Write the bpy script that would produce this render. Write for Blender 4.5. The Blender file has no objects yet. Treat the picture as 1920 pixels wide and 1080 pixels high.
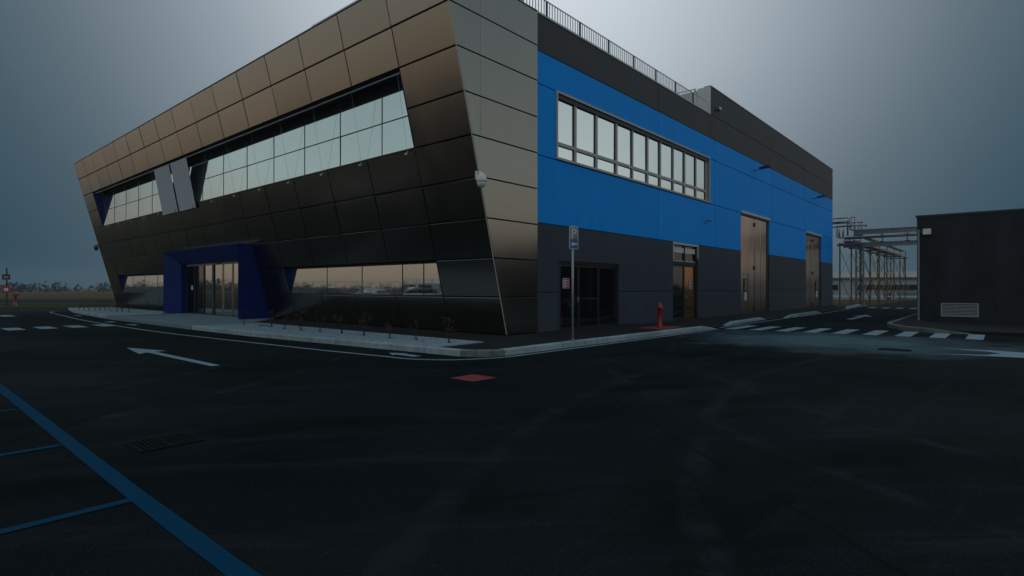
import bpy, math, random
from mathutils import Vector, Matrix
random.seed(7)
R = math.radians
scn = bpy.context.scene
col = scn.collection

# ------------------------------------------------------------------ camera
AZ = R(40.949)                      # heading of the lens, X axis = along the blue facade
cam_d = bpy.data.cameras.new('camera'); cam = bpy.data.objects.new('camera', cam_d); col.objects.link(cam)
cam_d.sensor_width = 36; cam_d.lens = 19.99; cam_d.clip_start = .05; cam_d.clip_end = 6000
CAM = Vector((-12.95, -10.37, 1.40))
cam.location = CAM; cam.rotation_euler = (R(90), 0, AZ - R(90))
scn.camera = cam

# ------------------------------------------------------------------ world: foggy overcast sky with the sun veiled behind the building
SUN_EL, SUN_AZ = R(32), AZ
sdir = Vector((math.cos(SUN_EL) * math.cos(SUN_AZ), math.cos(SUN_EL) * math.sin(SUN_AZ), math.sin(SUN_EL)))
w = bpy.data.worlds.new('World'); scn.world = w; w.use_nodes = True
nt = w.node_tree; N = nt.nodes; LK = nt.links
for n in list(N): N.remove(n)
out = N.new('ShaderNodeOutputWorld'); bg = N.new('ShaderNodeBackground')
sky = N.new('ShaderNodeTexSky'); sky.sky_type = 'NISHITA'; sky.sun_disc = False
sky.sun_elevation = SUN_EL; sky.sun_rotation = R(90) - SUN_AZ; sky.air_density = 1.0; sky.dust_density = 4; sky.ozone_density = 2
tc = N.new('ShaderNodeTexCoord'); sep = N.new('ShaderNodeSeparateXYZ'); LK.new(tc.outputs['Generated'], sep.inputs[0])
dot = N.new('ShaderNodeVectorMath'); dot.operation = 'DOT_PRODUCT'; dot.inputs[1].default_value = sdir
nrm = N.new('ShaderNodeVectorMath'); nrm.operation = 'NORMALIZE'; LK.new(tc.outputs['Generated'], nrm.inputs[0]); LK.new(nrm.outputs[0], dot.inputs[0])
mx = N.new('ShaderNodeMath'); mx.operation = 'MAXIMUM'; mx.inputs[1].default_value = 0; LK.new(dot.outputs['Value'], mx.inputs[0])
pw = N.new('ShaderNodeMath'); pw.operation = 'POWER'; pw.inputs[1].default_value = 8; LK.new(mx.outputs[0], pw.inputs[0])
halo = N.new('ShaderNodeMix'); halo.data_type = 'RGBA'; halo.blend_type = 'ADD'; halo.inputs['Factor'].default_value = 1
hc = N.new('ShaderNodeVectorMath'); hc.operation = 'SCALE'; hc.inputs[0].default_value = (.60, .63, .67); LK.new(pw.outputs[0], hc.inputs['Scale'])
halo.inputs[6].default_value = (.004, .044, .072, 1); LK.new(hc.outputs[0], halo.inputs[7])
ns = N.new('ShaderNodeTexNoise'); ns.inputs['Scale'].default_value = 2.2; ns.inputs['Detail'].default_value = 4; LK.new(nrm.outputs[0], ns.inputs['Vector'])
nm = N.new('ShaderNodeMapRange'); nm.inputs[1].default_value = .3; nm.inputs[2].default_value = .7; nm.inputs[3].default_value = .97; nm.inputs[4].default_value = 1.03; LK.new(ns.outputs['Fac'], nm.inputs[0])
cl = N.new('ShaderNodeVectorMath'); cl.operation = 'SCALE'; # the sky beside and behind the camera, as the windows and metal skin mirror it: pale, warmer near the horizon
back = N.new('ShaderNodeValToRGB'); LK.new(sep.outputs['Z'], back.inputs[0])
BS = [(0.0, (.385, .275, .185)), (.06, (.455, .36, .265)), (.12, (.45, .435, .385)), (.19, (.42, .49, .50)), (.45, (.27, .355, .405)), (1.0, (.31, .37, .42))]
e = back.color_ramp.elements
e[0].position, e[0].color = BS[0][0], (*BS[0][1], 1); e[1].position, e[1].color = BS[-1][0], (*BS[-1][1], 1)
for p, c in BS[1:-1]:
    k = e.new(p); k.color = (*c, 1)
dh = N.new('ShaderNodeVectorMath'); dh.operation = 'DOT_PRODUCT'; dh.inputs[1].default_value = (math.cos(AZ), math.sin(AZ), .0); LK.new(nrm.outputs[0], dh.inputs[0])
bw = N.new('ShaderNodeMapRange'); bw.interpolation_type = 'SMOOTHSTEP'; bw.inputs[1].default_value = .70; bw.inputs[2].default_value = .25; bw.inputs[3].default_value = 0; bw.inputs[4].default_value = 1; LK.new(dh.outputs['Value'], bw.inputs[0])
zw = N.new('ShaderNodeMapRange'); zw.interpolation_type = 'SMOOTHSTEP'; zw.inputs[1].default_value = .50; zw.inputs[2].default_value = .85; LK.new(sep.outputs['Z'], zw.inputs[0])
bz = N.new('ShaderNodeMath'); bz.operation = 'MAXIMUM'; LK.new(bw.outputs[0], bz.inputs[0]); LK.new(zw.outputs[0], bz.inputs[1])
bm = N.new('ShaderNodeMix'); bm.data_type = 'RGBA'; LK.new(bz.outputs[0], bm.inputs[0]); LK.new(halo.outputs[2], bm.inputs[6]); LK.new(back.outputs[0], bm.inputs[7])
LK.new(bm.outputs[2], cl.inputs[0]); LK.new(nm.outputs[0], cl.inputs['Scale'])
skm = N.new('ShaderNodeVectorMath'); skm.operation = 'SCALE'; skm.inputs['Scale'].default_value = .001; LK.new(sky.outputs[0], skm.inputs[0])
fin = N.new('ShaderNodeVectorMath'); fin.operation = 'ADD'; LK.new(cl.outputs[0], fin.inputs[0]); LK.new(skm.outputs[0], fin.inputs[1])
LK.new(fin.outputs[0], bg.inputs['Color']); bg.inputs['Strength'].default_value = 1.0
LK.new(bg.outputs[0], out.inputs['Surface'])

# ------------------------------------------------------------------ sun behind the fog
sd = bpy.data.lights.new('sun', 'SUN'); so = bpy.data.objects.new('sun', sd); col.objects.link(so)
sd.energy = .5; sd.angle = R(20); sd.color = (1, .97, .93)
so.rotation_euler = (-sdir).to_track_quat('-Z', 'Y').to_euler(); so.location = (0, 0, 60)

vs = scn.view_settings; vs.view_transform = 'Standard'; vs.look = 'None'; vs.exposure = 0.0; vs.gamma = 1.0
scn.render.engine = 'CYCLES'
scn.cycles.use_denoising = True
scn.cycles.max_bounces = 6; scn.cycles.diffuse_bounces = 3; scn.cycles.glossy_bounces = 5; scn.cycles.transparent_max_bounces = 12
scn.cycles.volume_bounces = 0; scn.cycles.sample_clamp_indirect = 3

# ------------------------------------------------------------------ materials
MAT = {}
def mat(name, c, rough=.6, metal=0.0, var=.0, vscale=3.0, bump=.0, bscale=40.0, spec=.5, c2=None, stretch=None, rvar=0.0, coat=0.0, detail=6, rand=0.0):
    m = bpy.data.materials.new(name); m.use_nodes = True; t = m.node_tree; b = t.nodes['Principled BSDF']
    b.inputs['Roughness'].default_value = rough; b.inputs['Metallic'].default_value = metal
    b.inputs['Specular IOR Level'].default_value = spec; b.inputs['Base Color'].default_value = (*c, 1)
    b.inputs['Coat Weight'].default_value = coat
    g = t.nodes.new('ShaderNodeNewGeometry'); vec = g.outputs['Position']
    if stretch:
        mp = t.nodes.new('ShaderNodeMapping'); mp.inputs['Scale'].default_value = stretch; t.links.new(vec, mp.inputs[0]); vec = mp.outputs[0]
    if var or c2:
        n = t.nodes.new('ShaderNodeTexNoise'); n.inputs['Scale'].default_value = vscale; n.inputs['Detail'].default_value = detail; n.inputs['Roughness'].default_value = .62
        t.links.new(vec, n.inputs['Vector'])
        r = t.nodes.new('ShaderNodeMapRange'); r.inputs[1].default_value = .3; r.inputs[2].default_value = .7
        t.links.new(n.outputs['Fac'], r.inputs[0])
        x = t.nodes.new('ShaderNodeMix'); x.data_type = 'RGBA'
        lo = tuple(v * (1 - var) for v in c); hi = c2 if c2 else tuple(min(1, v * (1 + var)) for v in c)
        x.inputs[6].default_value = (*lo, 1); x.inputs[7].default_value = (*hi, 1)
        t.links.new(r.outputs[0], x.inputs[0]); t.links.new(x.outputs[2], b.inputs['Base Color'])
        if rvar:
            q = t.nodes.new('ShaderNodeMapRange'); q.inputs[3].default_value = rough - rvar; q.inputs[4].default_value = rough + rvar
            t.links.new(r.outputs[0], q.inputs[0]); t.links.new(q.outputs[0], b.inputs['Roughness'])
    if bump:
        n2 = t.nodes.new('ShaderNodeTexNoise'); n2.inputs['Scale'].default_value = bscale; n2.inputs['Detail'].default_value = 3; t.links.new(vec, n2.inputs['Vector'])
        bp = t.nodes.new('ShaderNodeBump'); bp.inputs['Strength'].default_value = bump; bp.inputs['Distance'].default_value = .02
        t.links.new(n2.outputs['Fac'], bp.inputs['Height']); t.links.new(bp.outputs[0], b.inputs['Normal'])
    if rand:      # every panel, stone or leaf sheet comes from a slightly different batch
        src = b.inputs['Base Color'].links[0].from_socket if b.inputs['Base Color'].links else None
        oi = t.nodes.new('ShaderNodeObjectInfo'); rr = t.nodes.new('ShaderNodeMapRange'); rr.inputs[3].default_value = 1 - rand; rr.inputs[4].default_value = 1 + rand
        t.links.new(oi.outputs['Random'], rr.inputs[0]); sc = t.nodes.new('ShaderNodeVectorMath'); sc.operation = 'SCALE'
        if src: t.links.new(src, sc.inputs[0])
        else: sc.inputs[0].default_value = c
        t.links.new(rr.outputs[0], sc.inputs['Scale']); t.links.new(sc.outputs[0], b.inputs['Base Color'])
    MAT[name] = m
    return m

mat('bronze', (.262, .243, .212), .21, 1.0, var=.035, vscale=.9, detail=5, rvar=.025, rand=.05, stretch=(1, 1, .3))
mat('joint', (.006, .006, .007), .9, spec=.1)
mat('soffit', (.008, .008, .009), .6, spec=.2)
mat('navy', (.002, .016, .135), .5, var=.06, vscale=2, spec=.2)
mat('blue', (.0, .29, .88), .6, var=.07, vscale=1.6, bump=.05, bscale=60, spec=.12, rvar=.05, stretch=(1.6, 1, .22), rand=.05)
mat('anthracite', (.042, .055, .074), .6, var=.14, vscale=1.6, bump=.05, bscale=60, spec=.2, rvar=.06, stretch=(1.3, 1, .35), rand=.06)
mat('anthracite_top', (.05, .05, .052), .6, var=.08, vscale=.9, bump=.05, bscale=60, spec=.3)
mat('util_wall', (.011, .014, .019), .6, var=.35, vscale=1.3, bump=.05, bscale=50, spec=.25, stretch=(1, 1, .35), c2=(.022, .027, .034), rand=.1)
mat('alu', (.46, .47, .46), .45, .25, var=.06, vscale=4)
mat('frame_grey', (.40, .40, .375), .5, .0, var=.05, vscale=4)
mat('frame_dark', (.018, .019, .021), .45, .2, var=.1, vscale=5)
mat('steel', (.33, .34, .36), .4, .85, var=.12, vscale=7)
mat('galv', (.22, .24, .26), .5, .6, var=.2, vscale=6)
mat('gate_steel', (.54, .41, .32), .2, 1.0, rand=.12, var=.05, vscale=3, stretch=(1, 1, .05), bump=.02, bscale=20)
mat('glass_up', (.58, .655, .635), .03, .96, var=.02, vscale=.7)
mat('glass_low', (.46, .49, .48), .03, .96, var=.02, vscale=.7)
mat('glass_hall', (.92, .93, .90), .06, .95, var=.02, vscale=.5)
mat('glass_dark', (.004, .005, .006), .04, 0, var=.1, vscale=1.0, spec=.7)
mat('glass_orange_refl', (.34, .17, .06), .06, .8, var=.35, vscale=1.6)  # orange reflection in the door put into the pane colour
mat('blind', (.44, .46, .52), .75, var=.04, vscale=8, stretch=(1, 1, 6))
mat('white_metal', (.62, .63, .63), .4, var=.04)
mat('white_plastic', (.70, .71, .70), .35, var=.03)
mat('black_plastic', (.012, .012, .013), .4)
mat('concrete', (.27, .34, .37), .85, var=.22, vscale=5, bump=.25, bscale=60, spec=.2, rand=.12)
mat('concrete_old', (.14, .16, .15), .9, var=.35, vscale=6, bump=.35, bscale=50, spec=.2)
mat('slab', (.15, .215, .25), .85, var=.10, vscale=2.2, bump=.1, bscale=70, spec=.2)
mat('gravel', (.24, .32, .37), .9, var=.5, vscale=16, bump=.7, bscale=45, spec=.15)
mat('path', (.012, .013, .014), .85, var=.3, vscale=14, bump=.3, bscale=90, spec=.2)
mat('red_paint', (.24, .045, .04), .8, var=.2, vscale=10, bump=.2, bscale=90, spec=.2)
mat('red_metal', (.28, .022, .014), .38, var=.12, vscale=8)
mat('pole', (.30, .33, .34), .45, .5, var=.1, vscale=9)
mat('sign_white', (.55, .57, .58), .45, var=.05)
mat('sign_red', (.30, .03, .03), .5)
mat('sign_dark', (.05, .03, .03), .5)
mat('paper', (.6, .58, .58), .7)
mat('stem', (.028, .02, .014), .9, var=.3, vscale=30)
mat('leaf', (.06, .06, .04), .8, var=.5, vscale=40, c2=(.12, .06, .04))
mat('rose_red', (.16, .02, .02), .7)
mat('rack_yellow', (.13, .085, .03), .55, var=.3, vscale=5)
mat('shed_white', (.36, .41, .44), .7, var=.08, vscale=.5)
mat('shed_glass', (.035, .028, .02), .25, var=.4, vscale=.7)
mat('shed_roof', (.20, .21, .2), .8, var=.15, vscale=.7)
mat('iron', (.006, .008, .009), .8, .0, var=.3, vscale=20, spec=.1)
mat('wood_far', (.045, .048, .040), 1, var=.4, vscale=.04, spec=0)
mat('dry_grass', (.085, .062, .036), 1, var=.35, vscale=1.5, spec=0, c2=(.10, .085, .045))
mat('green_grass', (.035, .055, .02), 1, var=.4, vscale=2.5, spec=0)
mat('roof', (.1, .1, .1), .9, var=.2)

# painted lines: worn paint, plain colour with scuffs
def paint(name, c, wear):
    m = mat(name, c, .85, spec=.06, bump=.2, bscale=120)
    t = m.node_tree; b = t.nodes['Principled BSDF']
    g = t.nodes.new('ShaderNodeNewGeometry'); n = t.nodes.new('ShaderNodeTexNoise'); n.inputs['Scale'].default_value = 9; n.inputs['Detail'].default_value = 10; n.inputs['Roughness'].default_value = .75
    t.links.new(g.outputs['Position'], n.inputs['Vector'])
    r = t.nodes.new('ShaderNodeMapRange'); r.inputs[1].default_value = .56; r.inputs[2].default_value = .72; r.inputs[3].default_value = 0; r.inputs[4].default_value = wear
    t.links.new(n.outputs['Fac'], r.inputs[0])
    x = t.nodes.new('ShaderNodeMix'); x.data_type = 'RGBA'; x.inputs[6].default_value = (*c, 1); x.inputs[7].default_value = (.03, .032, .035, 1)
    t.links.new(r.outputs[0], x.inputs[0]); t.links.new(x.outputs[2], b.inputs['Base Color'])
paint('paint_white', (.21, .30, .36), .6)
paint('paint_blue', (.001, .046, .10), .5)

# asphalt: fine aggregate, patches, drag streaks and one painted-in brighter area by the crossing
def asphalt():
    m = bpy.data.materials.new('asphalt'); m.use_nodes = True; t = m.node_tree; b = t.nodes['Principled BSDF']; L_ = t.links.new
    g = t.nodes.new('ShaderNodeNewGeometry'); P = g.outputs['Position']
    def noise(scale, det, vec=P, rough=.6):
        n = t.nodes.new('ShaderNodeTexNoise'); n.inputs['Scale'].default_value = scale; n.inputs['Detail'].default_value = det; n.inputs['Roughness'].default_value = rough; L_(vec, n.inputs['Vector']); return n.outputs['Fac']
    def rng(v, a, b_, c, d):
        r = t.nodes.new('ShaderNodeMapRange'); r.inputs[1].default_value = a; r.inputs[2].default_value = b_; r.inputs[3].default_value = c; r.inputs[4].default_value = d; L_(v, r.inputs[0]); return r.outputs[0]
    def mixc(f, a, b_):
        x = t.nodes.new('ShaderNodeMix'); x.data_type = 'RGBA'; L_(f, x.inputs[0])
        for s, v in ((6, a), (7, b_)):
            if isinstance(v, tuple): x.inputs[s].default_value = (*v, 1)
            else: L_(v, x.inputs[s])
        return x.outputs[2]
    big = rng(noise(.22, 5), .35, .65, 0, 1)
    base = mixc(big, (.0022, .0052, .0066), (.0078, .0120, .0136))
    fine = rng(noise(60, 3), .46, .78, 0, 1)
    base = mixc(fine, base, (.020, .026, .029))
    def dirn(ang, la, lb):
        mp = t.nodes.new('ShaderNodeMapping'); mp.vector_type = 'TEXTURE'; mp.inputs['Rotation'].default_value = (0, 0, R(ang)); mp.inputs['Scale'].default_value = (la, lb, 1); L_(P, mp.inputs[0]); return mp.outputs[0]
    st = rng(noise(1.0, 7, dirn(-46, 3.2, .42), .72), .53, .74, 0, .85)
    base = mixc(st, base, (.020, .027, .030))
    st2 = rng(noise(1.0, 7, dirn(-4, 4.0, .35), .72), .57, .76, 0, .8)
    base = mixc(st2, base, (.022, .028, .031))
    dk = rng(noise(.55, 4, dirn(-30, 1.6, .8), .6), .52, .68, 0, .75)
    base = mixc(dk, base, (.0016, .0036, .0048))
    # curved tyre scuffs
    for (qx, qy, r0, wd, k) in ((-16, 10, 12.2, .13, .6), (-16, 10, 13.9, .13, .6), (-3, -22, 14.6, .15, .55), (-3, -22, 16.2, .15, .5), (6, -18, 15.0, .12, .55), (6, -18, 16.5, .12, .5)):
        sb = t.nodes.new('ShaderNodeVectorMath'); sb.operation = 'DISTANCE'; sb.inputs[1].default_value = (qx, qy, 0); L_(P, sb.inputs[0])
        df = t.nodes.new('ShaderNodeMath'); df.operation = 'SUBTRACT'; df.inputs[1].default_value = r0; L_(sb.outputs['Value'], df.inputs[0])
        ab = t.nodes.new('ShaderNodeMath'); ab.operation = 'ABSOLUTE'; L_(df.outputs[0], ab.inputs[0])
        ml = t.nodes.new('ShaderNodeMath'); ml.operation = 'MULTIPLY'; L_(rng(ab.outputs[0], wd * .3, wd, k, 0), ml.inputs[0]); L_(rng(noise(1.1 + .1 * qx / 20, 6, P, .75), .45, .62, 0, 1), ml.inputs[1])
        base = mixc(ml.outputs[0], base, (.024, .031, .034))
    # speckles of grit
    vo = t.nodes.new('ShaderNodeTexVoronoi'); vo.inputs['Scale'].default_value = 9; L_(P, vo.inputs['Vector'])
    sp = rng(vo.outputs['Distance'], .02, .07, .8, 0)
    base = mixc(sp, base, (.055, .065, .07))
    vg = t.nodes.new('ShaderNodeTexVoronoi'); vg.inputs['Scale'].default_value = 31; L_(P, vg.inputs['Vector'])
    base = mixc(rng(vg.outputs['Distance'], .05, .16, .55, 0), base, (.030, .037, .040))
    # pale area: locally brighter exposure painted into the asphalt colour
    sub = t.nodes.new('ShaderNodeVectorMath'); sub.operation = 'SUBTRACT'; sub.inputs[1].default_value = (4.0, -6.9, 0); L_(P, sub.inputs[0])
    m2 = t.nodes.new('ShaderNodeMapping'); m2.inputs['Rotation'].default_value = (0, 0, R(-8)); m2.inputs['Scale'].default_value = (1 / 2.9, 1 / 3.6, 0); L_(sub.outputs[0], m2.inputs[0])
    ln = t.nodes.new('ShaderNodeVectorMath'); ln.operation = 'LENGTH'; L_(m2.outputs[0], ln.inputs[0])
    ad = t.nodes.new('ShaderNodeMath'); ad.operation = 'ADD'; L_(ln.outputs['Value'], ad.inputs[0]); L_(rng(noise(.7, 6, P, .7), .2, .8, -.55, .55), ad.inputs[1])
    bright_mask = rng(ad.outputs[0], .35, 1.25, .85, 0)
    base = mixc(bright_mask, base, (.095, .155, .18))
    # crack seams
    v2 = t.nodes.new('ShaderNodeTexVoronoi'); v2.feature = 'DISTANCE_TO_EDGE'; v2.inputs['Scale'].default_value = .11
    nv = t.nodes.new('ShaderNodeTexNoise'); nv.inputs['Scale'].default_value = .8; nv.inputs['Detail'].default_value = 5; L_(P, nv.inputs['Vector'])
    mv = t.nodes.new('ShaderNodeMix'); mv.data_type = 'VECTOR'; mv.inputs[0].default_value = .25; L_(P, mv.inputs[4]); L_(nv.outputs['Color'], mv.inputs[5])
    L_(mv.outputs[1], v2.inputs['Vector'])
    cr = rng(v2.outputs['Distance'], .0006, .0022, .8, 0)
    base = mixc(cr, base, (.006, .006, .006))
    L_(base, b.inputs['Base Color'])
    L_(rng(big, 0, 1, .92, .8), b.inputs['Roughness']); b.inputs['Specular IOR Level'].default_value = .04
    bp = t.nodes.new('ShaderNodeBump'); bp.inputs['Strength'].default_value = .45; bp.inputs['Distance'].default_value = .012
    L_(noise(95, 3), bp.inputs['Height']); L_(bp.outputs[0], b.inputs['Normal'])
    MAT['asphalt'] = m
asphalt()

# parking sign: glare on its upper part painted in as paler colour
def sign_glare():
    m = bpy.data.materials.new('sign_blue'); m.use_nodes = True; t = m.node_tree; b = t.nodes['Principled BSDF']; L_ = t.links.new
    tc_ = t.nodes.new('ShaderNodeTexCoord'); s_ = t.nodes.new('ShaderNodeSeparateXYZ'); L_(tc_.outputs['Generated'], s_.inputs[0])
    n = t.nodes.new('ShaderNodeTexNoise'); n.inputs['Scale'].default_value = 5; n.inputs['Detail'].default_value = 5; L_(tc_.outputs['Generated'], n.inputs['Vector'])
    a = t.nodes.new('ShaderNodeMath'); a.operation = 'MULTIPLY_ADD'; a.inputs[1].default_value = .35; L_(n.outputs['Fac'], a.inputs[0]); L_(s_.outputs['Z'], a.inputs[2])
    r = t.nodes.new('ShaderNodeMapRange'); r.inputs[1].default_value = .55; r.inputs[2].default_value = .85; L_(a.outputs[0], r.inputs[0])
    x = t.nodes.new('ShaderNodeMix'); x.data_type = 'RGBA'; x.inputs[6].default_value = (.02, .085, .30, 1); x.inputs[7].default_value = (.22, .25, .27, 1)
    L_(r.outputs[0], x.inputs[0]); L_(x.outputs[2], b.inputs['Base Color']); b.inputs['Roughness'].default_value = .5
    MAT['sign_blue'] = m
sign_glare()

# ------------------------------------------------------------------ mesh builder
class MB:
    def __init__(s): s.v = []; s.f = []
    def add(s, vs_, fs):
        o = len(s.v); s.v += [tuple(p) for p in vs_]; s.f += [tuple(i + o for i in q) for q in fs]; return s
    def box(s, x0, x1, y0, y1, z0, z1):
        x0, x1 = sorted((x0, x1)); y0, y1 = sorted((y0, y1)); z0, z1 = sorted((z0, z1))
        return s.add([(x0, y0, z0), (x1, y0, z0), (x1, y1, z0), (x0, y1, z0), (x0, y0, z1), (x1, y0, z1), (x1, y1, z1), (x0, y1, z1)],
                     [(0, 3, 2, 1), (4, 5, 6, 7), (0, 1, 5, 4), (1, 2, 6, 5), (2, 3, 7, 6), (3, 0, 4, 7)])
    def prism(s, poly, vec, off=(0, 0, 0)):
        n = len(poly); o = Vector(off); d = Vector(vec)
        a = [Vector(p) + o for p in poly]; b = [p + d for p in a]
        fs = [tuple(range(n))[::-1], tuple(range(n, 2 * n))] + [(i, (i + 1) % n, n + (i + 1) % n, n + i) for i in range(n)]
        return s.add(a + b, fs)
    def poly(s, pts): return s.add(pts, [tuple(range(len(pts)))])
    def tube(s, path, r, n=8, r2=None, cap=True):
        path = [Vector(p) for p in path]; m = len(path); o = len(s.v)
        up0 = None
        for i, p in enumerate(path):
            d = (path[min(i + 1, m - 1)] - path[max(i - 1, 0)]).normalized()
            if up0 is None: up0 = Vector((0, 0, 1)) if abs(d.z) < .9 else Vector((1, 0, 0))
            a = d.cross(up0)
            if a.length < 1e-4: a = d.cross(Vector((0, 1, 0)))
            a.normalize(); b = a.cross(d).normalized(); up0 = b
            rr = r if r2 is None else r + (r2 - r) * i / (m - 1)
            for k in range(n):
                t = 2 * math.pi * k / n; s.v.append(tuple(p + a * (rr * math.cos(t)) + b * (rr * math.sin(t))))
        for i in range(m - 1):
            for k in range(n):
                k2 = (k + 1) % n; s.f.append((o + i * n + k, o + i * n + k2, o + (i + 1) * n + k2, o + (i + 1) * n + k))
        if cap:
            s.f.append(tuple(o + k for k in range(n))[::-1]); s.f.append(tuple(o + (m - 1) * n + k for k in range(n)))
        return s
    def lathe(s, prof, c=(0, 0, 0), n=16, axis='z'):
        o = len(s.v); c = Vector(c)
        for (r, z) in prof:
            for k in range(n):
                t = 2 * math.pi * k / n; x, y = r * math.cos(t), r * math.sin(t)
                q = (x, y, z) if axis == 'z' else ((x, z, y) if axis == 'y' else (z, x, y))
                s.v.append(tuple(c + Vector(q)))
        for i in range(len(prof) - 1):
            for k in range(n):
                k2 = (k + 1) % n; s.f.append((o + i * n + k, o + i * n + k2, o + (i + 1) * n + k2, o + (i + 1) * n + k))
        s.f.append(tuple(o + k for k in range(n))[::-1]); s.f.append(tuple(o + (len(prof) - 1) * n + k for k in range(n)))
        return s
    def mesh(s, name, smooth=False):
        me = bpy.data.meshes.new(name); me.from_pydata(s.v, [], s.f); me.validate(); me.update()
        if smooth: me.polygons.foreach_set('use_smooth', [True] * len(me.polygons))
        return me
    def build(s, name, m, parent=None, smooth=False): return ob(name, s.mesh(name, smooth), m, parent)

def ob(name, me, m, parent=None, mtx=None):
    o = bpy.data.objects.new(name, me); col.objects.link(o)
    if me is not None and m is not None and len(me.materials) == 0: me.materials.append(MAT[m])
    if parent is not None: o.parent = parent
    if mtx is not None: o.matrix_local = mtx
    return o
def tag(o, label=None, cat=None, group=None, kind=None):
    if label: o['label'] = label
    if cat: o['category'] = cat
    if group: o['group'] = group
    if kind: o['kind'] = kind
    return o
def thing(name, label, cat, loc=(0, 0, 0), group=None):
    o = bpy.data.objects.new(name, None); col.objects.link(o); o.location = loc; o.empty_display_size = .2
    return tag(o, label, cat, group)
def B(*a): return MB().box(*a)

def chamfer_poly(pts, th, ch):
    """panel from a convex 2D outline (ccw): outer edge at z=0..th-ch, front face inset by ch at z=th"""
    n = len(pts); P = [Vector(p) for p in pts]; ins = []
    for i in range(n):
        a, b, c = P[i - 1], P[i], P[(i + 1) % n]
        d1 = (b - a).normalized(); d2 = (c - b).normalized()
        n1 = Vector((-d1.y, d1.x)); n2 = Vector((-d2.y, d2.x))
        k = (n1 + n2); k = k / max(.2, k.dot(n1)); ins.append(b + k * ch)
    v = [(p.x, p.y, 0) for p in P] + [(p.x, p.y, th - ch) for p in P] + [(p.x, p.y, th) for p in ins]
    f = [tuple(range(2 * n, 3 * n))]
    for i in range(n):
        j = (i + 1) % n
        f.append((n + i, n + j, 2 * n + j, 2 * n + i))
    for i in range(n):
        j = (i + 1) % n; f.append((i, j, n + j, n + i))
    return MB().add(v, f)
def side_dark(me, n=4):  # panel edges coloured near black, standing in for the shadow gaps
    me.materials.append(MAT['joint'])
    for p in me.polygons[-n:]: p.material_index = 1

# ================================================================== GROUND
ground = MB().poly([(-3000, -3000, -.06), (3000, -3000, -.06), (3000, 3000, -.06), (-3000, 3000, -.06)]).build('ground', 'dry_grass')
tag(ground, 'flat brown winter field stretching to the horizon', 'field', kind='structure')
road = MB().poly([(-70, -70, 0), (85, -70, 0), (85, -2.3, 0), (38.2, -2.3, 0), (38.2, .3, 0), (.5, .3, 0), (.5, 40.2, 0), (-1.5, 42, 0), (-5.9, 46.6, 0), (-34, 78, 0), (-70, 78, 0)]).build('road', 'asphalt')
tag(road, 'dark asphalt yard and road around the building', 'road', kind='structure')
Fv = Vector((math.cos(AZ), math.sin(AZ), 0)); Rv = Vector((math.sin(AZ), -math.cos(AZ), 0)); C0 = Vector((CAM.x, CAM.y, 0))
def dl(d, l, z): p = C0 + Fv * d + Rv * l; return (p.x, p.y, z)
def strip(name, m, d0, d1, l0, l1, z, label):
    o = MB().poly([dl(d0, l0, z), dl(d0, l1, z), dl(d1, l1, z), dl(d1, l0, z)]).build(name, m); tag(o, label, name.replace('_', ' '), kind='structure'); return o
strip('verge', 'green_grass', 46.5, 53, -140, -22, -.03, 'green grass verge beyond the yard')
strip('service_road', 'asphalt', 56, 74, -180, -24, -.03, 'grey access road beyond the verge')

# ---- pavement round the building
pav = MB()
ZP = .10
pav.poly([(-1.3, -.0, ZP), (-1.0, 36, ZP), (-3.9, 36, ZP), (-5.3, 22, ZP), (-5.4, 10, ZP), (-5.28, 6, ZP), (-4.72, -1.9, ZP), (-4.45, -2.3, ZP), (-4.1, -2.44, ZP), (5.6, -2.70, ZP), (5.6, .1, ZP), (-.5, .1, ZP)])
pav.poly([(5.6, -2.70, ZP), (6.5, -2.74, .03), (6.5, .1, .05), (5.6, .1, ZP)])
pav.poly([(6.5, -2.74, .03), (38, -2.0, .03), (38, .1, .04), (6.5, .1, .05)])
pavement = pav.build('pavement', 'path'); tag(pavement, 'dark asphalt pavement along the foot of the building', 'pavement', kind='structure')
slab = MB().prism([(-5.56, 10.35, 0), (-5.56, 20.2, 0), (-3.5, 20.4, 0), (-1.2, 22.2, 0), (-1.2, 13.2, 0), (-3.3, 10.9, 0)][::-1], (0, 0, .112)).build('entrance_slab', 'slab', pavement)

def gravel_bed(poly, name='gravel_bed'):
    n = 46; xs = [p[0] for p in poly]; ys = [p[1] for p in poly]
    o = MB().prism([(p[0], p[1], .06) for p in poly], (0, 0, .062)).build(name, 'gravel'); return o
gb1 = gravel_bed([(-4.68, -1.0), (-3.16, -.98), (-3.24, 10.5), (-4.2, 10.4), (-5.36, 10.3), (-5.26, 5.6)])
tag(gb1, 'white gravel planting bed with rose stems beside the corner kerb', 'gravel bed', kind='stuff')
gb2 = gravel_bed([(-5.28, 20.6), (-3.2, 20.9), (-1.9, 22.6), (-1.8, 34.6), (-3.9, 34.6), (-4.75, 29.5)])
tag(gb2, 'white gravel planting bed past the blue entrance frame', 'gravel bed', kind='stuff')

rd_ = random.Random(9); fl = MB()
for _ in range(260):
    x, y = rd_.uniform(-4.9, -3.4), rd_.uniform(-.6, 9.8); a = rd_.uniform(0, 6.28); s1, s2 = rd_.uniform(.015, .06), rd_.uniform(.008, .02)
    if x < -4.6 and y < 2: continue
    c_, n_ = math.cos(a), math.sin(a); fl.poly([(x + c_ * s1, y + n_ * s1, .126), (x - n_ * s2, y + c_ * s2, .129), (x - c_ * s1, y - n_ * s1, .126), (x + n_ * s2, y - c_ * s2, .124)])
tag(fl.build('leaf_litter', 'stem'), 'dark dry leaf scraps scattered over the white gravel bed', 'leaves', kind='stuff')
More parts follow.
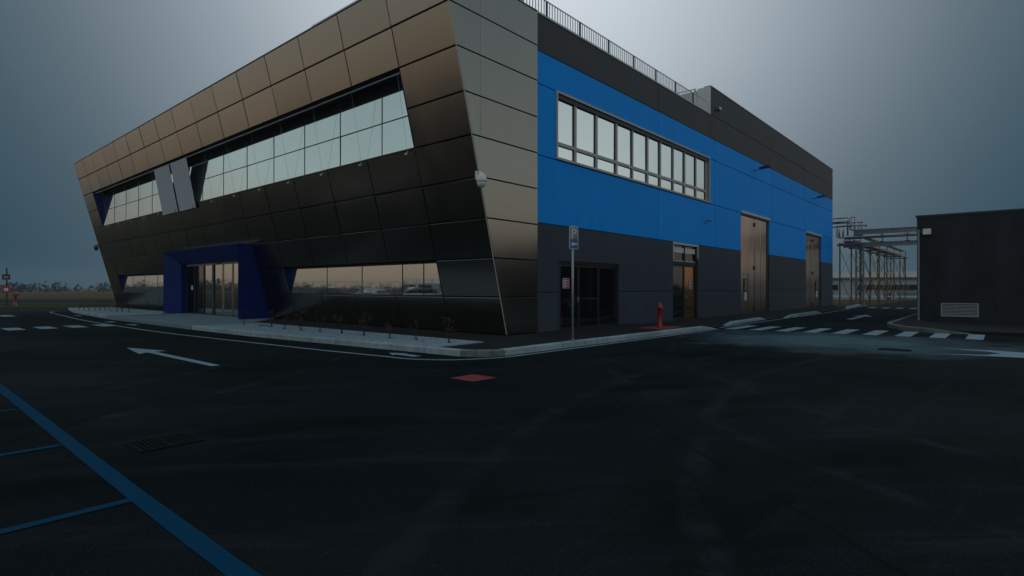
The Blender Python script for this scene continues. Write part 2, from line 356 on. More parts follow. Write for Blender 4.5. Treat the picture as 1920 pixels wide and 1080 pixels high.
# ---- kerb stones, each its own piece
kmesh = {}
def stone_mesh(L, key, z0, z1, m, h0=0.0):
    k = (round(L, 2), round(z0, 2), round(z1, 2), m)
    if k not in kmesh:
        g = .008; c = .018; W = .16
        v = []
        for x, z in ((g, z0), (L - g, z1)):
            v += [(x, 0, -.1), (x, 0, z - c), (x, c, z), (x, W, z), (x, W, -.1)]
        f = [(0, 5, 6, 1)[::-1], (1, 6, 7, 2)[::-1], (2, 7, 8, 3)[::-1], (3, 8, 9, 4)[::-1], (0, 1, 2, 3, 4)[::-1], (5, 6, 7, 8, 9)]
        f = [tuple(q[::-1]) for q in f]
        me = MB().add(v, f).mesh('kerb_stone'); me.materials.append(MAT[m]); kmesh[k] = me
    return kmesh[k]
def kerb(path, zs=.135, ramp0=False, ramp1=False, m='concrete', step=1.0):
    """front line given; the kerb body lies on its left-hand side"""
    for a, b in zip(path[:-1], path[1:]):
        a = Vector((*a, 0)); b = Vector((*b, 0)); L = (b - a).length; n = max(1, round(L / step)); d = (b - a) / n
        for i in range(n):
            z0 = .02 if (ramp0 and i == 0 and a == Vector((*path[0], 0))) else zs
            z1 = .02 if (ramp1 and i == n - 1 and b == Vector((*path[-1], 0))) else zs
            p = a + d * i; jit = random.uniform(-.004, .004)
            ob('kerb_stone', stone_mesh(L / n, 0, z0, z1, m), None, pavement, Matrix.Translation((p.x, p.y, jit)) @ Matrix.Rotation(math.atan2(d.y, d.x), 4, 'Z'))
kerb([(-5.56, 10.3), (-5.5, 6.3), (-4.86, -1.95)])
kerb([(-4.86, -1.95), (-4.74, -2.28), (-4.5, -2.50), (-4.2, -2.58)], m='concrete_old', step=.5)
kerb([(-4.2, -2.58), (6.4, -2.86)], ramp1=True)
kerb([(7.75, -2.70), (13.3, -2.46)], ramp0=True, ramp1=True)
kerb([(15.2, -2.75), (22.2, -2.65)], ramp0=True, ramp1=True)
kerb([(31.0, -2.3), (38.0, -1.9)], ramp0=True, ramp1=False)
kerb([(-4.1, 34.8), (-4.95, 29.2), (-5.5, 20.5)])

# ---- island in front of the dark utility building
isl = MB().prism([(12.1, -7.2, 0), (10.0, -7.75, 0), (9.1, -8.6, 0), (9.1, -9.6, 0), (9.3, -22, 0), (36, -22, 0), (36, -7.1, 0)], (0, 0, .10)).build('side_pavement', 'path')
tag(isl, 'dark pavement island around the low utility building', 'pavement', kind='structure')
def kerb2(path, m='concrete_old', ramp1=False):
    for a, b in zip(path[:-1], path[1:]):
        a = Vector((*a, 0)); b = Vector((*b, 0)); L = (b - a).length; n = max(1, round(L / 1.0)); d = (b - a) / n
        for i in range(n):
            z1 = .03 if (ramp1 and b == Vector((*path[-1], 0)) and i == n - 1) else .135
            p = a + d * i
            ob('kerb_stone', stone_mesh(L / n, 0, .135, z1, m), None, isl, Matrix.Translation((p.x, p.y, 0)) @ Matrix.Rotation(math.atan2(d.y, d.x), 4, 'Z'))
kerb2([(28, -6.98), (12.1, -7.05), (11.0, -7.22)][::1])
kerb2([(11.0, -7.22), (9.75, -7.75), (8.98, -8.55), (8.95, -9.6)], ramp1=True)

# ================================================================== ROAD MARKINGS (sheets 4 mm above the asphalt)
ZM = .004
def mark(name, pts, m='paint_white', z=ZM):
    pts = [(p[0], p[1], z) for p in pts]
    a = sum(pts[i][0] * pts[(i + 1) % len(pts)][1] - pts[(i + 1) % len(pts)][0] * pts[i][1] for i in range(len(pts)))
    if a < 0: pts = pts[::-1]
    return MB().poly(pts).build(name, m, road)
def line(name, path, wd, m='paint_white', z=ZM):
    P = [Vector(p) for p in path]
    # Catmull-Rom smoothing
    Q = []
    for i in range(len(P) - 1):
        p0, p1, p2, p3 = P[max(i - 1, 0)], P[i], P[i + 1], P[min(i + 2, len(P) - 1)]
        for k in range(8):
            t = k / 8; Q.append(.5 * ((2 * p1) + (p2 - p0) * t + (2 * p0 - 5 * p1 + 4 * p2 - p3) * t * t + (3 * p1 - p0 - 3 * p2 + p3) * t ** 3))
    Q.append(P[-1]); v = []; f = []
    for i, q in enumerate(Q):
        d = (Q[min(i + 1, len(Q) - 1)] - Q[max(i - 1, 0)]).normalized(); n = Vector((-d.y, d.x)) * (wd / 2) * random.uniform(.96, 1.04)
        v += [(q.x - n.x, q.y - n.y, z), (q.x + n.x, q.y + n.y, z)]
        if i: f.append((2 * i - 2, 2 * i, 2 * i + 1, 2 * i - 1))
    return MB().add(v, f).build(name, m, road)
line('edge_line', [(-4.4, 32.9), (-5.1, 32.7), (-5.55, 31.7), (-5.85, 29.0), (-6.15, 25), (-6.45, 21.0), (-6.62, 16.3), (-6.67, 12), (-6.62, 8.8), (-6.38, 5.1), (-6.11, 1.4), (-5.9, -.6), (-5.80, -1.5), (-5.45, -2.15), (-4.95, -2.5), (-4.4, -2.72), (-3.45, -2.79), (0, -2.88), (6.2, -3.02)], .10)
line('edge_line', [(6.9, -2.78), (10, -2.80), (14.25, -2.72), (22, -2.76), (30, -2.45), (38, -2.05)], .10)
for i in range(9):
    y = -3.29 - i * .805; x0 = 6.48 + i * .055; j = random.uniform(-.02, .02)
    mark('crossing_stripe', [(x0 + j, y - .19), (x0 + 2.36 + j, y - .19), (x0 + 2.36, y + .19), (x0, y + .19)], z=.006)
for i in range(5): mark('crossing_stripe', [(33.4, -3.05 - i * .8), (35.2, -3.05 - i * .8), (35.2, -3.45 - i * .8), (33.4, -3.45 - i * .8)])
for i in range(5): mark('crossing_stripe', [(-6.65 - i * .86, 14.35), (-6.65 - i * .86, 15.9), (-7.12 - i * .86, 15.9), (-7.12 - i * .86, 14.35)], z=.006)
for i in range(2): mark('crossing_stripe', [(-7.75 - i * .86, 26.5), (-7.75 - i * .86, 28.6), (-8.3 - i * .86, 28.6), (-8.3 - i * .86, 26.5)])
mark('lane_arrow', [(-8.81, 5.18), (-8.43, 3.71), (-8.66, 3.72), (-8.64, .36), (-8.80, .36), (-8.82, 3.70), (-9.03, 3.47)])
mark('lane_arrow', [(21.79, -4.88), (19.4, -4.62), (19.5, -4.95), (15.95, -5.0), (15.95, -5.25), (19.5, -5.2), (19.4, -5.5)])
mark('lane_arrow', [(3.63, -9.16), (3.70, -10.2), (3.5, -10.9), (2.9, -12.4), (2.4, -10.9), (2.25, -10.1), (2.1, -9.21), (2.5, -10.05), (3.01, -10.3), (3.36, -10.05)])
def small_arrow(x, y):   # walking lane arrow with two side ticks
    mark('walk_arrow', [(x - .05, y + .62), (x + .16, y + .22), (x + .05, y + .22), (x + .05, y - .35), (x - .15, y - .35), (x - .15, y + .22), (x - .26, y + .22)])
for (x, y) in ((-5.38, -.95), (-6.02, 14.6), (-6.05, 17.4), (-5.55, 25.0)): small_arrow(x, y)
line('parking_line', [(-11.58, 6.5), (-11.63, .7), (-11.66, -2), (-11.71, -5.6), (-11.72, -7.7), (-11.74, -12)], .115, 'paint_blue')
for y0, y1 in ((3.0, 2.9), (.55, .5), (-1.78, -1.70), (-4.03, -3.97), (-6.02, -5.97), (-8.2, -8.2)):
    line('bay_line', [(-11.76, y0), (-13.2, (y0 + y1) / 2), (-17, y1 + .3)], .085, 'paint_blue', .0062)
mark('red_hydrant_plate', [(-6.92, -3.86), (-6.41, -3.86), (-6.41, -4.38), (-6.92, -4.38)], 'red_paint')
o = MB().poly([(3.55, -2.25, ZP + .005), (5.2, -2.28, ZP + .005), (5.2, -1.35, ZP + .005), (3.6, -1.35, ZP + .005)]).build('red_marking', 'red_paint', pavement)

# drain grates: frame with real bars over a dark pit
def grate(name, cx_, cy_, lx, ly, nx, ny, label):
    t = thing(name, label, 'drain grate', (cx_, cy_, 0)); f = MB(); w_ = .025
    f.box(-lx / 2, lx / 2, -ly / 2, -ly / 2 + w_, .001, .012); f.box(-lx / 2, lx / 2, ly / 2 - w_, ly / 2, .001, .012)
    f.box(-lx / 2, -lx / 2 + w_, -ly / 2 + w_, ly / 2 - w_, .001, .012); f.box(lx / 2 - w_, lx / 2, -ly / 2 + w_, ly / 2 - w_, .001, .012)
    f.box(-.015, .015, -ly / 2 + w_, ly / 2 - w_, .001, .011)
    f.build('rim', 'iron', t)
    b = MB()
    for i in range(1, nx):
        x = -lx / 2 + lx * i / nx
        if abs(x) > .02: b.box(x - .008, x + .008, -ly / 2 + w_, ly / 2 - w_, .002, .009)
    for i in range(1, ny):
        y = -ly / 2 + ly * i / ny; b.box(-lx / 2 + w_, lx / 2 - w_, y - .007, y + .007, .003, .010)
    b.build('bars', 'iron', t)
    MB().poly([(-lx / 2, -ly / 2, .0015), (lx / 2, -ly / 2, .0015), (lx / 2, ly / 2, .0015), (-lx / 2, ly / 2, .0015)]).build('pit', 'joint', t)
    return t
grate('drain_grate', -11.12, -4.62, .52, .42, 14, 9, 'double cast iron drain grate in the asphalt by the parking bays')
grate('drain_grate', 2.42, -8.48, .42, .62, 9, 12, 'dark iron drain grate in the pale asphalt near the crossing')

# ================================================================== MAIN BUILDING
bld = thing('office_building', 'two storey building with leaning bronze metal front and blue panelled hall', 'building')
LEAN = .258; XF = -1.32
def xf(z): return XF - LEAN * z
TH = math.atan(LEAN); CS = 1 / math.cos(TH)
ZR = [.12, 1.15, 2.20, 3.24, 4.28, 5.32, 6.36, 7.42, 8.44, 9.42]
YC = [-.12, 2.15, 4.42, 6.68, 8.93, 11.17, 13.42, 15.64, 17.85, 20.05, 22.23, 24.45, 26.62, 28.84, 30.98, 33.0, 35.15]
YE = 35.15
W_UP = (2.18, 32.92, 5.32, 7.40); W_LO = (2.18, 11.15, 1.15, 2.20); W_LL = (22.3, 32.92, 1.15, 2.20); PORT = (13.40, 22.08)
# dark core behind the cladding, in bands, set back where the glass stands
def band(z0, z1, y0, y1, x0a=None, m='joint', name='inner_wall', off=.07):
    a = xf(z0) + off if x0a is None else x0a; b = xf(z1) + off if x0a is None else x0a
    MB().prism([(a, y0, z0), (-.006, y0, z0), (-.006, y0, z1), (b, y0, z1)], (0, y1 - y0, 0)).build(name, m, bld)
y0, y1 = -.06, YE - .06
band(0, 1.14, y0, PORT[0] - .01); band(0, 1.14, PORT[1] + .01, y1); band(0, 2.9, PORT[0] + .0, PORT[1] - .0, -1.2)
band(1.141, 2.21, y0, 2.16); band(1.141, 2.21, 2.161, 11.16, -1.56); band(1.141, 2.21, 11.161, PORT[0] - .01); band(1.141, 2.21, PORT[1] + .01, 22.29); band(1.141, 2.21, 22.291, 32.94, -1.56); band(1.141, 2.21, 32.941, y1)
band(2.211, 3.2, y0, PORT[0] - .01); band(2.211, 3.2, PORT[1] + .01, y1); band(2.901, 3.2, PORT[0], PORT[1], -1.9)
band(3.201, 5.31, y0, y1)
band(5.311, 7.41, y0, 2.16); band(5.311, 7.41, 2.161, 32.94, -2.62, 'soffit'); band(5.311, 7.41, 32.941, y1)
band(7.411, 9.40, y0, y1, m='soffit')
# cladding panels on the leaning front
U = Vector((0, -1, 0)); V = Vector((-math.sin(TH), 0, math.cos(TH))); NN = U.cross(V).normalized()
pm = {}
def clad(y0, y1, z0, z1, g=.018):
    wd, ht = (y1 - y0) - 2 * g, (z1 - z0) * CS - 2 * g
    k = (round(wd, 3), round(ht, 3))
    if k not in pm:
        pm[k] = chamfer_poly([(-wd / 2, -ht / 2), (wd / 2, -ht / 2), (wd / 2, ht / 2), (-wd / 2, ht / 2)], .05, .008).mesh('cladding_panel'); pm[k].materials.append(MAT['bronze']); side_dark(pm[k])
    zc = (z0 + z1) / 2; c = Vector((xf(zc), (y0 + y1) / 2, zc)) - NN * .05
    M = Matrix(((U.x, V.x, NN.x, c.x), (U.y, V.y, NN.y, c.y), (U.z, V.z, NN.z, c.z), (0, 0, 0, 1)))
    M = M @ Matrix.Rotation(random.gauss(0, .0030), 4, 'X') @ Matrix.Rotation(random.gauss(0, .0035), 4, 'Y')
    ob('cladding_panel', pm[k], None, bld, M)
for r in range(9):
    z0, z1 = ZR[r], ZR[r + 1]
    for c in range(len(YC) - 1):
        a, b = YC[c], YC[c + 1]; mid = (a + b) / 2
        if r in (5, 6) and 2.2 < mid < 32.9: continue
        if r == 1 and (2.2 < mid < 11.1 or 22.4 < mid < 32.9): continue
        if r < 3 and 13.5 < mid < 22.1: continue
        if r == 1 and 22.1 < mid < 22.4: continue
        clad(a, b, z0, z1)
# end face towards the blue hall
def end_panel(pts):   # pts in (x,z)
    me = chamfer_poly([Vector(p) for p in pts], .05, .007).mesh('end_panel')
    M = Matrix(((1, 0, 0, 0), (0, 0, -1, -.07), (0, 1, 0, 0), (0, 0, 0, 1)))
    M = Matrix.Translation((0, random.uniform(0, .002), 0)) @ M
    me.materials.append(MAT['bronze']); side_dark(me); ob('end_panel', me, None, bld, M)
g = .013
for r in range(9):
    z0, z1 = ZR[r] + g, ZR[r + 1] - g
    a0, a1 = xf(z0) + .02, xf(z1) + .02
    if a1 < -2.55 and a0 < -2.45:
        end_panel([(a0, z0), (-2.385, z0), (-2.385, z1), (a1, z1)]); end_panel([(-2.378, z0), (.0, z0), (.0, z1), (-2.378, z1)])
    else: end_panel([(a0, z0), (.0, z0), (.0, z1), (a1, z1)])
MB().tube([(xf(.12) + .006, -.108, .12), (xf(9.42) + .006, -.108, 9.42)], .013, 6).build('corner_trim', 'alu', bld)
MB().tube([(xf(.12) + .006, YE, .12), (xf(9.42) + .006, YE, 9.42)], .014, 6).build('corner_trim', 'bronze', bld)
# plinth strip, coping
MB().prism([(xf(.12) + .09, -.05, .0), (-.01, -.05, .0), (-.01, -.05, .118), (xf(.12) + .09, -.05, .118)], (0, YE - .1, 0)).build('plinth', 'anthracite', bld)
MB().box(xf(9.42) - .015, -.004, -.14, YE + .02, 9.425, 9.445).build('coping', 'alu', bld)
MB().box(xf(9.42) + .05, -.6, -.10, 5.9, 9.447, 9.53).build('parapet_cap', 'alu', bld)
# side cheek at the far end of the leaning block
MB().prism([(xf(.1), YE - .05, .1), (.3, YE - .05, .1), (.3, YE - .05, 9.4), (xf(9.4) + .02, YE - .05, 9.4)], (0, .05, 0)).build('side_wall', 'bronze', bld)

# ---- ribbon windows: vertical glass behind the leaning skin, so the head overhangs the sill
def ribbon(y0, y1, z0, z1, xg, glass, mull, trans, name_lbl=None):
    fr = MB(); t = .035
    fr.box(xg - .03, xg + .02, y0, y1, z0 + .002, z0 + .03); fr.box(xg - .03, xg + .02, y0, y1, z1 - .05, z1 - .004)
    wn = fr.build('window', 'frame_dark', bld)
    ys = [y0 + .03] + mull + [y1 - .03]; zs = [z0 + .03] + trans + [z1 - .05]
    for a, b in zip(ys[:-1], ys[1:]):
        for c, d in zip(zs[:-1], zs[1:]):
            me = MB().box(-.006, .006, -(b - a) / 2 + .012, (b - a) / 2 - .012, -(d - c) / 2 + .012, (d - c) / 2 - .012).mesh('pane')
            ob('pane', me, glass, wn, Matrix.Translation((xg - .006, (a + b) / 2, (c + d) / 2)) @ Matrix.Rotation(random.gauss(0, .0012), 4, 'Y') @ Matrix.Rotation(random.gauss(0, .0015), 4, 'Z'))
    for m_ in mull: MB().box(xg - .022, xg + .02, m_ - .016, m_ + .016, z0 + .031, z1 - .051).build('mullion', 'frame_dark', wn)
    for z_ in trans: MB().box(xg - .020, xg + .018, y0 + .01, y1 - .01, z_ - .016, z_ + .016).build('transom', 'frame_dark', wn)
    return wn
MU = [2.18 + 1.5 + 2.238 * k for k in range(14)]
MU = [m_ for m_ in MU if m_ < 32.6]
ribbon(*W_UP, -2.66, 'glass_up', MU, [6.30])
ribbon(*W_LO, -1.585, 'glass_low', [3.05, 4.08, 6.28, 8.48], [])
ribbon(*W_LL, -1.585, 'glass_up', [24.3, 26.5, 28.7, 30.9], [])
# navy cheeks and dark soffits in the reveals
def cheek(y, z0, z1, xg, d):
    a, b = sorted((y, y + d))
    MB().prism([(xf(z0) + .02, a, z0), (xg, a, z0), (xg, a, z1), (xf(z1) + .03, a, z1)], (0, b - a, 0)).build('reveal_panel', 'navy', bld)
cheek(W_UP[1] - .022, 5.325, 7.40, -2.6, .02); cheek(W_LO[1] - .022, 1.155, 2.195, -1.56, .02); cheek(W_LL[1] - .022, 1.155, 2.195, -1.56, .02)
cheek(W_UP[0] + .002, 5.325, 7.40, -2.6, .02); cheek(W_LO[0] + .002, 1.155, 2.195, -1.56, .02); cheek(W_LL[0] + .002, 1.155, 2.195, -1.56, .02)
# blind rail, guide wires, sill brackets, two lowered blinds
MB().box(xf(7.36) + .09, xf(7.36) + .14, 2.24, 32.86, 7.325, 7.36).build('blind_rail', 'galv', bld)
wy = [2.25 + 2.235 * k + .12 for k in range(14)]
for i, y in enumerate(wy):
    for dy in (.0,):
        MB().tube([(xf(7.32) + .09, y + dy, 7.32), (xf(5.20) - .10, y + dy, 5.20)], .0035, 5).build('guide_wire', 'steel', bld)
    MB().box(xf(5.2) - .16, xf(5.2) + .02, y - .012, y + .012, 5.16, 5.185).box(xf(5.2) - .16, xf(5.2) - .14, y - .06, y + .06, 5.15, 5.20).box(xf(5.2) - .155, xf(5.2) - .145, y - .06, y - .045, 5.20, 5.26).build('blind_bracket', 'steel', bld)
for (a, b) in ((17.72, 19.72), (19.92, 21.98)):
    v = []; nseg = 22
    m_ = MB(); d = -.04
    p0 = Vector((xf(7.33) + .05, 0, 7.33)); p1 = Vector((xf(5.12) - .11, 0, 5.12))
    m_.prism([(p0.x, a, p0.z), (p0.x + .012, a, p0.z), (p1.x + .012, a, p1.z), (p1.x, a, p1.z)], (0, b - a, 0))
    bl = m_.build('roller_blind', 'blind', bld)
    MB().tube([(p1.x + .006, a - .01, p1.z - .012), (p1.x + .006, b + .01, p1.z - .012)], .018, 8).build('bottom_bar', 'alu', bl)
    q = p0.lerp(p1, .33); MB().box(q.x - .006, q.x + .0, a, b, q.z - .006, q.z + .006).build('seam', 'alu', bl)

# ---- entrance portal, splayed navy frame
PX, PI_, PD = -2.70, -2.14, -1.84; pz, pzi = 3.235, 2.60; ya, yb = PORT; yai, ybi = 14.0, 21.3
por = MB().prism([(PX, ya + .003, pz), (PI_, ya + .003, pzi), (-1.3, ya + .003, pzi), (-1.3, ya + .003, 3.0), (xf(pz) + .06, ya + .003, pz)], (0, yb - ya - .006, 0)).build('entrance_portal', 'navy', bld)
MB().prism([(PX + .001, yb, .1), (PI_, ybi, .1), (-1.28, ybi, .1), (-1.28, yb, .1)], (0, 0, pz - .1 - .004)).build('jamb', 'navy', por)
MB().prism([(PX + .001, ya, .1), (-1.28, ya, .1), (-1.28, yai, .1), (PI_, yai, .1)], (0, 0, pz - .1 - .004)).build('jamb', 'navy', por)
# panel seams on the splayed faces (thin recessed-looking strips of joint)
for yy in (15.6, 17.6, 19.6):
    MB().prism([(PX + .03, yy, 3.196), (PI_ + .0, yy, pzi - .003), (PI_ + .0, yy + .012, pzi - .003), (PX + .03, yy + .012, 3.196)], (-.002, 0, -.002)).build('seam', 'joint', por)
for zz in (2.2,):
    dd = Vector((PI_ - PX, ybi - yb, 0)).normalized(); nn = Vector((dd.y, -dd.x, 0)) * .002
    MB().prism([(PX + .02 + nn.x, yb - .027 + nn.y, zz), (PI_ + nn.x, ybi + nn.y, zz), (PI_ + nn.x, ybi + nn.y, zz + .014), (PX + .02 + nn.x, yb - .027 + nn.y, zz + .014)], (nn.x, nn.y, 0)).build('seam', 'joint', por)
    MB().box(PX + .01, -1.75, ya - .003, ya - .001, zz, zz + .014).build('seam', 'joint', por)
MB().box(-2.43, -2.416, ya - .003, ya - .001, .12, 2.19).build('seam', 'joint', por)
dr = MB().box(PD - .04, PD + .06, yai, ybi, 2.5, 2.6).build('sliding_door', 'frame_grey', bld)
MB().box(PD - .03, PD + .05, yai, ybi, .1, .15).build('threshold', 'frame_dark', dr)
dy = [14.0, 14.9, 15.9, 16.95, 18.0, 19.1, 20.2, 21.3]
for i, (a, b) in enumerate(zip(dy[:-1], dy[1:])):
    dark = i >= 5
    ob('pane', MB().box(PD - .006, PD + .006, a + .03, b - .03, .16, 2.49).mesh('pane'), 'glass_dark' if dark else 'glass_low', dr)
for i, yy in enumerate(dy):
    wd = .09 if i == 4 else .022
    MB().box(PD - .05, PD + .03, yy - wd, yy + wd, .152, 2.498).build('stile', 'frame_dark' if i in (4, 5, 6, 7) else 'gate_steel', dr)
MB().box(PD - .12, PD - .05, 17.2, 17.5, 2.5, 2.57).build('door_sensor', 'black_plastic', dr)
o = MB().box(PD - .012, PD - .007, 20.55, 20.75, 1.3, 1.52).build('door_notice', 'paper', dr)
MB().box(PD - .012, PD - .007, 17.35, 17.62, 1.55, 1.85).build('door_notice', 'sign_dark', dr)

# ---- blue hall
HX = 37.9; YCORE = .26
MB().box(.02, 13.2, YCORE, 34, 0, 9.36).build('hall_wall', 'joint', bld)
MB().box(13.202, HX - .02, YCORE, 34, 0, 10.74).build('hall_wall', 'joint', bld)
MB().box(.0, 13.1, .24, 34, 9.38, 9.42).build('flat_roof', 'roof', bld)
def grid_panel(name, m, x0, x1, z0, z1, holes=(), yf=0.0, yb_=.25, g=.015):
    x0 += g; x1 -= g; z0 += g; z1 -= g
    xs = sorted({x0, x1, *[min(max(h[i], x0), x1) for h in holes for i in (0, 1)]}); zs = sorted({z0, z1, *[min(max(h[i], z0), z1) for h in holes for i in (2, 3)]})
    def solid(i, j):
        if i < 0 or j < 0 or i >= len(xs) - 1 or j >= len(zs) - 1: return False
        cx_, cz_ = (xs[i] + xs[i + 1]) / 2, (zs[j] + zs[j + 1]) / 2
        return not any(h[0] < cx_ < h[1] and h[2] < cz_ < h[3] for h in holes)
    mb = MB(); any_ = False
    for i in range(len(xs) - 1):
        for j in range(len(zs) - 1):
            if not solid(i, j): continue
            any_ = True
            a, b, c, d = xs[i], xs[i + 1], zs[j], zs[j + 1]
            mb.poly([(a, yf, c), (b, yf, c), (b, yf, d), (a, yf, d)])
            if not solid(i - 1, j): mb.poly([(a, yb_, c), (a, yf, c), (a, yf, d), (a, yb_, d)])
            if not solid(i + 1, j): mb.poly([(b, yf, c), (b, yb_, c), (b, yb_, d), (b, yf, d)])
            if not solid(i, j - 1): mb.poly([(a, yb_, c), (b, yb_, c), (b, yf, c), (a, yf, c)])
            if not solid(i, j + 1): mb.poly([(a, yf, d), (b, yf, d), (b, yb_, d), (a, yb_, d)])
    if any_: mb.build(name, m, bld)
WIN = (1.07, 12.98, 5.35, 7.44); D1 = (1.26, 4.75, -1, 2.24); D2 = (9.16, 11.64, -1, 3.30); M1 = (17.13, 21.81, -1, 5.33); M2 = (29.9, 34.2, -1, 5.23)
H_ = (WIN, D1, D2, M1, M2)
XS = [.0, 7.82, 13.62, 22.2, 29.5, HX]
for a, b in ((.0, 7.82), (7.82, 13.62), (13.62, 17.12), (21.82, 29.89), (34.21, HX)): grid_panel('blue_panel', 'blue', a, b, 3.32, 5.32)
for a, b in ((.0, 1.07), (12.98, 13.62), (13.62, 22.2), (22.2, 29.5), (29.5, HX)): grid_panel('blue_panel', 'blue', a, b, 5.32, 7.42)
for a, b in zip(XS[:-1], XS[1:]): grid_panel('blue_panel', 'blue', a, b, 7.42, 8.39)
for a, b in ((.0, 7.82), (7.82, 13.1)): grid_panel('parapet_panel', 'anthracite_top', a, b, 8.39, 9.46)
for a, b in ((13.1, 13.62), (13.62, 22.2), (22.2, 29.5), (29.5, HX)):
    for z0, z1 in ((8.39, 9.5), (9.5, 10.80)): grid_panel('parapet_panel', 'anthracite_top', a, b, z0, z1)
for a, b in ((.0, 9.16), (11.64, 17.13), (21.81, 29.9), (34.2, HX)):
    grid_panel('base_panel', 'anthracite', a, b, 1.27, 3.32, (D1,), g=.009)
for a, b in ((.0, 1.26), (4.75, 9.16), (11.64, 17.13), (21.81, 29.9), (34.2, HX)): grid_panel('base_panel', 'anthracite', a, b, -.05, 1.27, g=.009)
MB().box(-.01, 13.09, -.025, .30, 9.465, 9.50).build('coping', 'alu', bld)
MB().box(13.08, HX + .02, -.025, .30, 10.805, 10.84).build('coping', 'alu', bld)
MB().box(13.085, 13.10, -.01, .62, 9.50, 10.80).build('parapet_end', 'white_metal', bld)
MB().box(13.11, 13.19, .62, 16, 9.42, 10.72).build('roof_wall', 'shed_white', bld)
# railing on the roof edge, returned against the taller part
rail = MB().box(-3.0, 13.05, .085, .115, 10.045, 10.07).box(-3.0, 13.05, .09, .11, 9.60, 9.615).build('roof_railing', 'white_metal', bld)
pmz = MB().box(-.03, .03, -.02, .02, 0, .56).mesh('post'); bmz = MB().box(-.016, .016, -.008, .008, 0, .45).mesh('baluster')
X = -2.83
while X < 13.1:
    ob('post', pmz, 'frame_dark', rail, Matrix.Translation((X, .1, 9.502)))
    for k in range(1, 13):
        if X + k * .137 < 13: ob('baluster', bmz, 'white_metal', rail, Matrix.Translation((X + k * .137, .1, 9.6)))
    X += 1.775
r2 = MB().box(12.55, 12.58, .5, 4.5, 10.62, 10.65).box(12.55, 12.58, .5, 4.5, 9.66, 9.68).build('roof_railing', 'galv', bld)
b2 = MB().box(-.008, .008, -.008, .008, 0, .98).mesh('baluster')
for k in range(30): ob('baluster', b2, 'galv', r2, Matrix.Translation((12.565, .55 + k * .13, 9.66)))
ob('post', MB().box(-.03, .03, -.03, .03, 0, 1.2).mesh('post'), 'white_metal', r2, Matrix.Translation((12.565, .5, 9.45)))

# ribbon window in the blue wall
wf = MB(); x0, x1, z0, z1 = WIN; e_ = .07
wf.box(x0 - .03, x1 + .03, -.035, .16, z1 - .06, z1 + .01); wf.box(x0 - .03, x1 + .03, -.045, .16, z0 - .01, z0 + .06)
wf.box(x0 - .03, x0 + .05, -.035, .16, z0 + .06, z1 - .06); wf.box(x1 - .05, x1 + .03, -.035, .16, z0 + .06, z1 - .06)
wn = wf.build('window', 'frame_grey', bld)
mxs = [x0 + .05, 2.17, 3.42, 4.73, 5.88, 7.05, 8.12, 9.29, 10.41, 11.59, 12.72]
zt = 5.86
MB().box(x0 + .05, 12.72, .05, .13, zt - .05, zt + .05).build('transom', 'frame_grey', wn)
MB().box(x0 + .05, x1 - .05, .02, .10, z1 - .20, z1 - .062).build('blind_box', 'frame_dark', wn)
MB().box(12.72, x1 - .05, .12, .2, z0 + .06, z1 - .21).build('end_panel_dark', 'frame_dark', wn)
for i in range(1, 11):
    wd = .06 if i in (1, 2, 3, 5, 6, 8) else .045
    MB().box(mxs[i] - wd, mxs[i] + wd, .045, .135, z0 + .062, z1 - .21).build('mullion', 'frame_grey', wn)
for a, b in zip(mxs[:-1], mxs[1:]):
    for c, d in ((z0 + .06, zt - .05), (zt + .05, z1 - .2)):
        me = MB().box(-(b - a) / 2 + .03, (b - a) / 2 - .03, -.006, .006, -(d - c) / 2 + .005, (d - c) / 2 - .005).mesh('pane')
        ob('pane', me, 'glass_hall', wn, Matrix.Translation(((a + b) / 2, .10, (c + d) / 2)) @ Matrix.Rotation(random.gauss(0, .002), 4, 'X') @ Matrix.Rotation(random.gauss(0, .002), 4, 'Z'))
        s_ = MB(); x_, y_ = a + .06, b - .06
        for (p, q, r_, t_) in ((x_, x_ + .014, c, d), (y_ - .022, y_, c, d), (x_ + .014, y_ - .022, c, c + .012), (x_ + .014, y_ - .022, d - .02, d)): s_.box(p, q, .07, .093, r_, t_)
        s_.build('sash', 'frame_dark', wn)

# ---- glazed double door with side light
def door_glazed(x0, x1, z1, splits, glass, name='glazed_door', frame='frame_dark', zb=.03, thick=.07, trans=None, yd=.12):
    f = MB(); t = .07
    f.box(x0, x1, yd - .08, yd + .1, z1 - t, z1); f.box(x0, x0 + t, yd - .08, yd + .1, zb, z1 - t); f.box(x1 - t, x1, yd - .08, yd + .1, zb, z1 - t)
    d = f.build(name, frame, bld)
    MB().box(x0 - .02, x1 + .02, -.06, .2, zb - .03, zb).build('threshold', 'concrete', d)
    zt_ = trans if trans else z1 - t
    xs = [x0 + t] + splits + [x1 - t]
    for i, (a, b) in enumerate(zip(xs[:-1], xs[1:])):
        lf = MB(); s = .06
        lf.box(a + .005, a + s, yd - .03, yd + .03, zb + .005, zt_ - .01); lf.box(b - s, b - .005, yd - .03, yd + .03, zb + .005, zt_ - .01)
        lf.box(a + s, b - s, yd - .03, yd + .03, zb + .005, zb + .12); lf.box(a + s, b - s, yd - .03, yd + .03, zt_ - .09, zt_ - .01)
        leaf = lf.build('leaf', frame, d)
        ob('pane', MB().box(a + s, b - s, yd - .006, yd + .006, zb + .12, zt_ - .09).mesh('pane'), glass[i], d)
    return d
d1 = door_glazed(D1[0], D1[1], 2.24, [2.40, 3.60], ['glass_dark'] * 3)
MB().box(2.30, 2.34, .03, .08, .95, 1.12).tube([(2.32, .02, 1.05), (2.20, .02, 1.05)], .012, 6).build('handle', 'steel', d1)
MB().tube([(2.55, .03, 1.05), (3.45, .03, 1.05)], .018, 8).build('push_bar', 'frame_dark', d1)
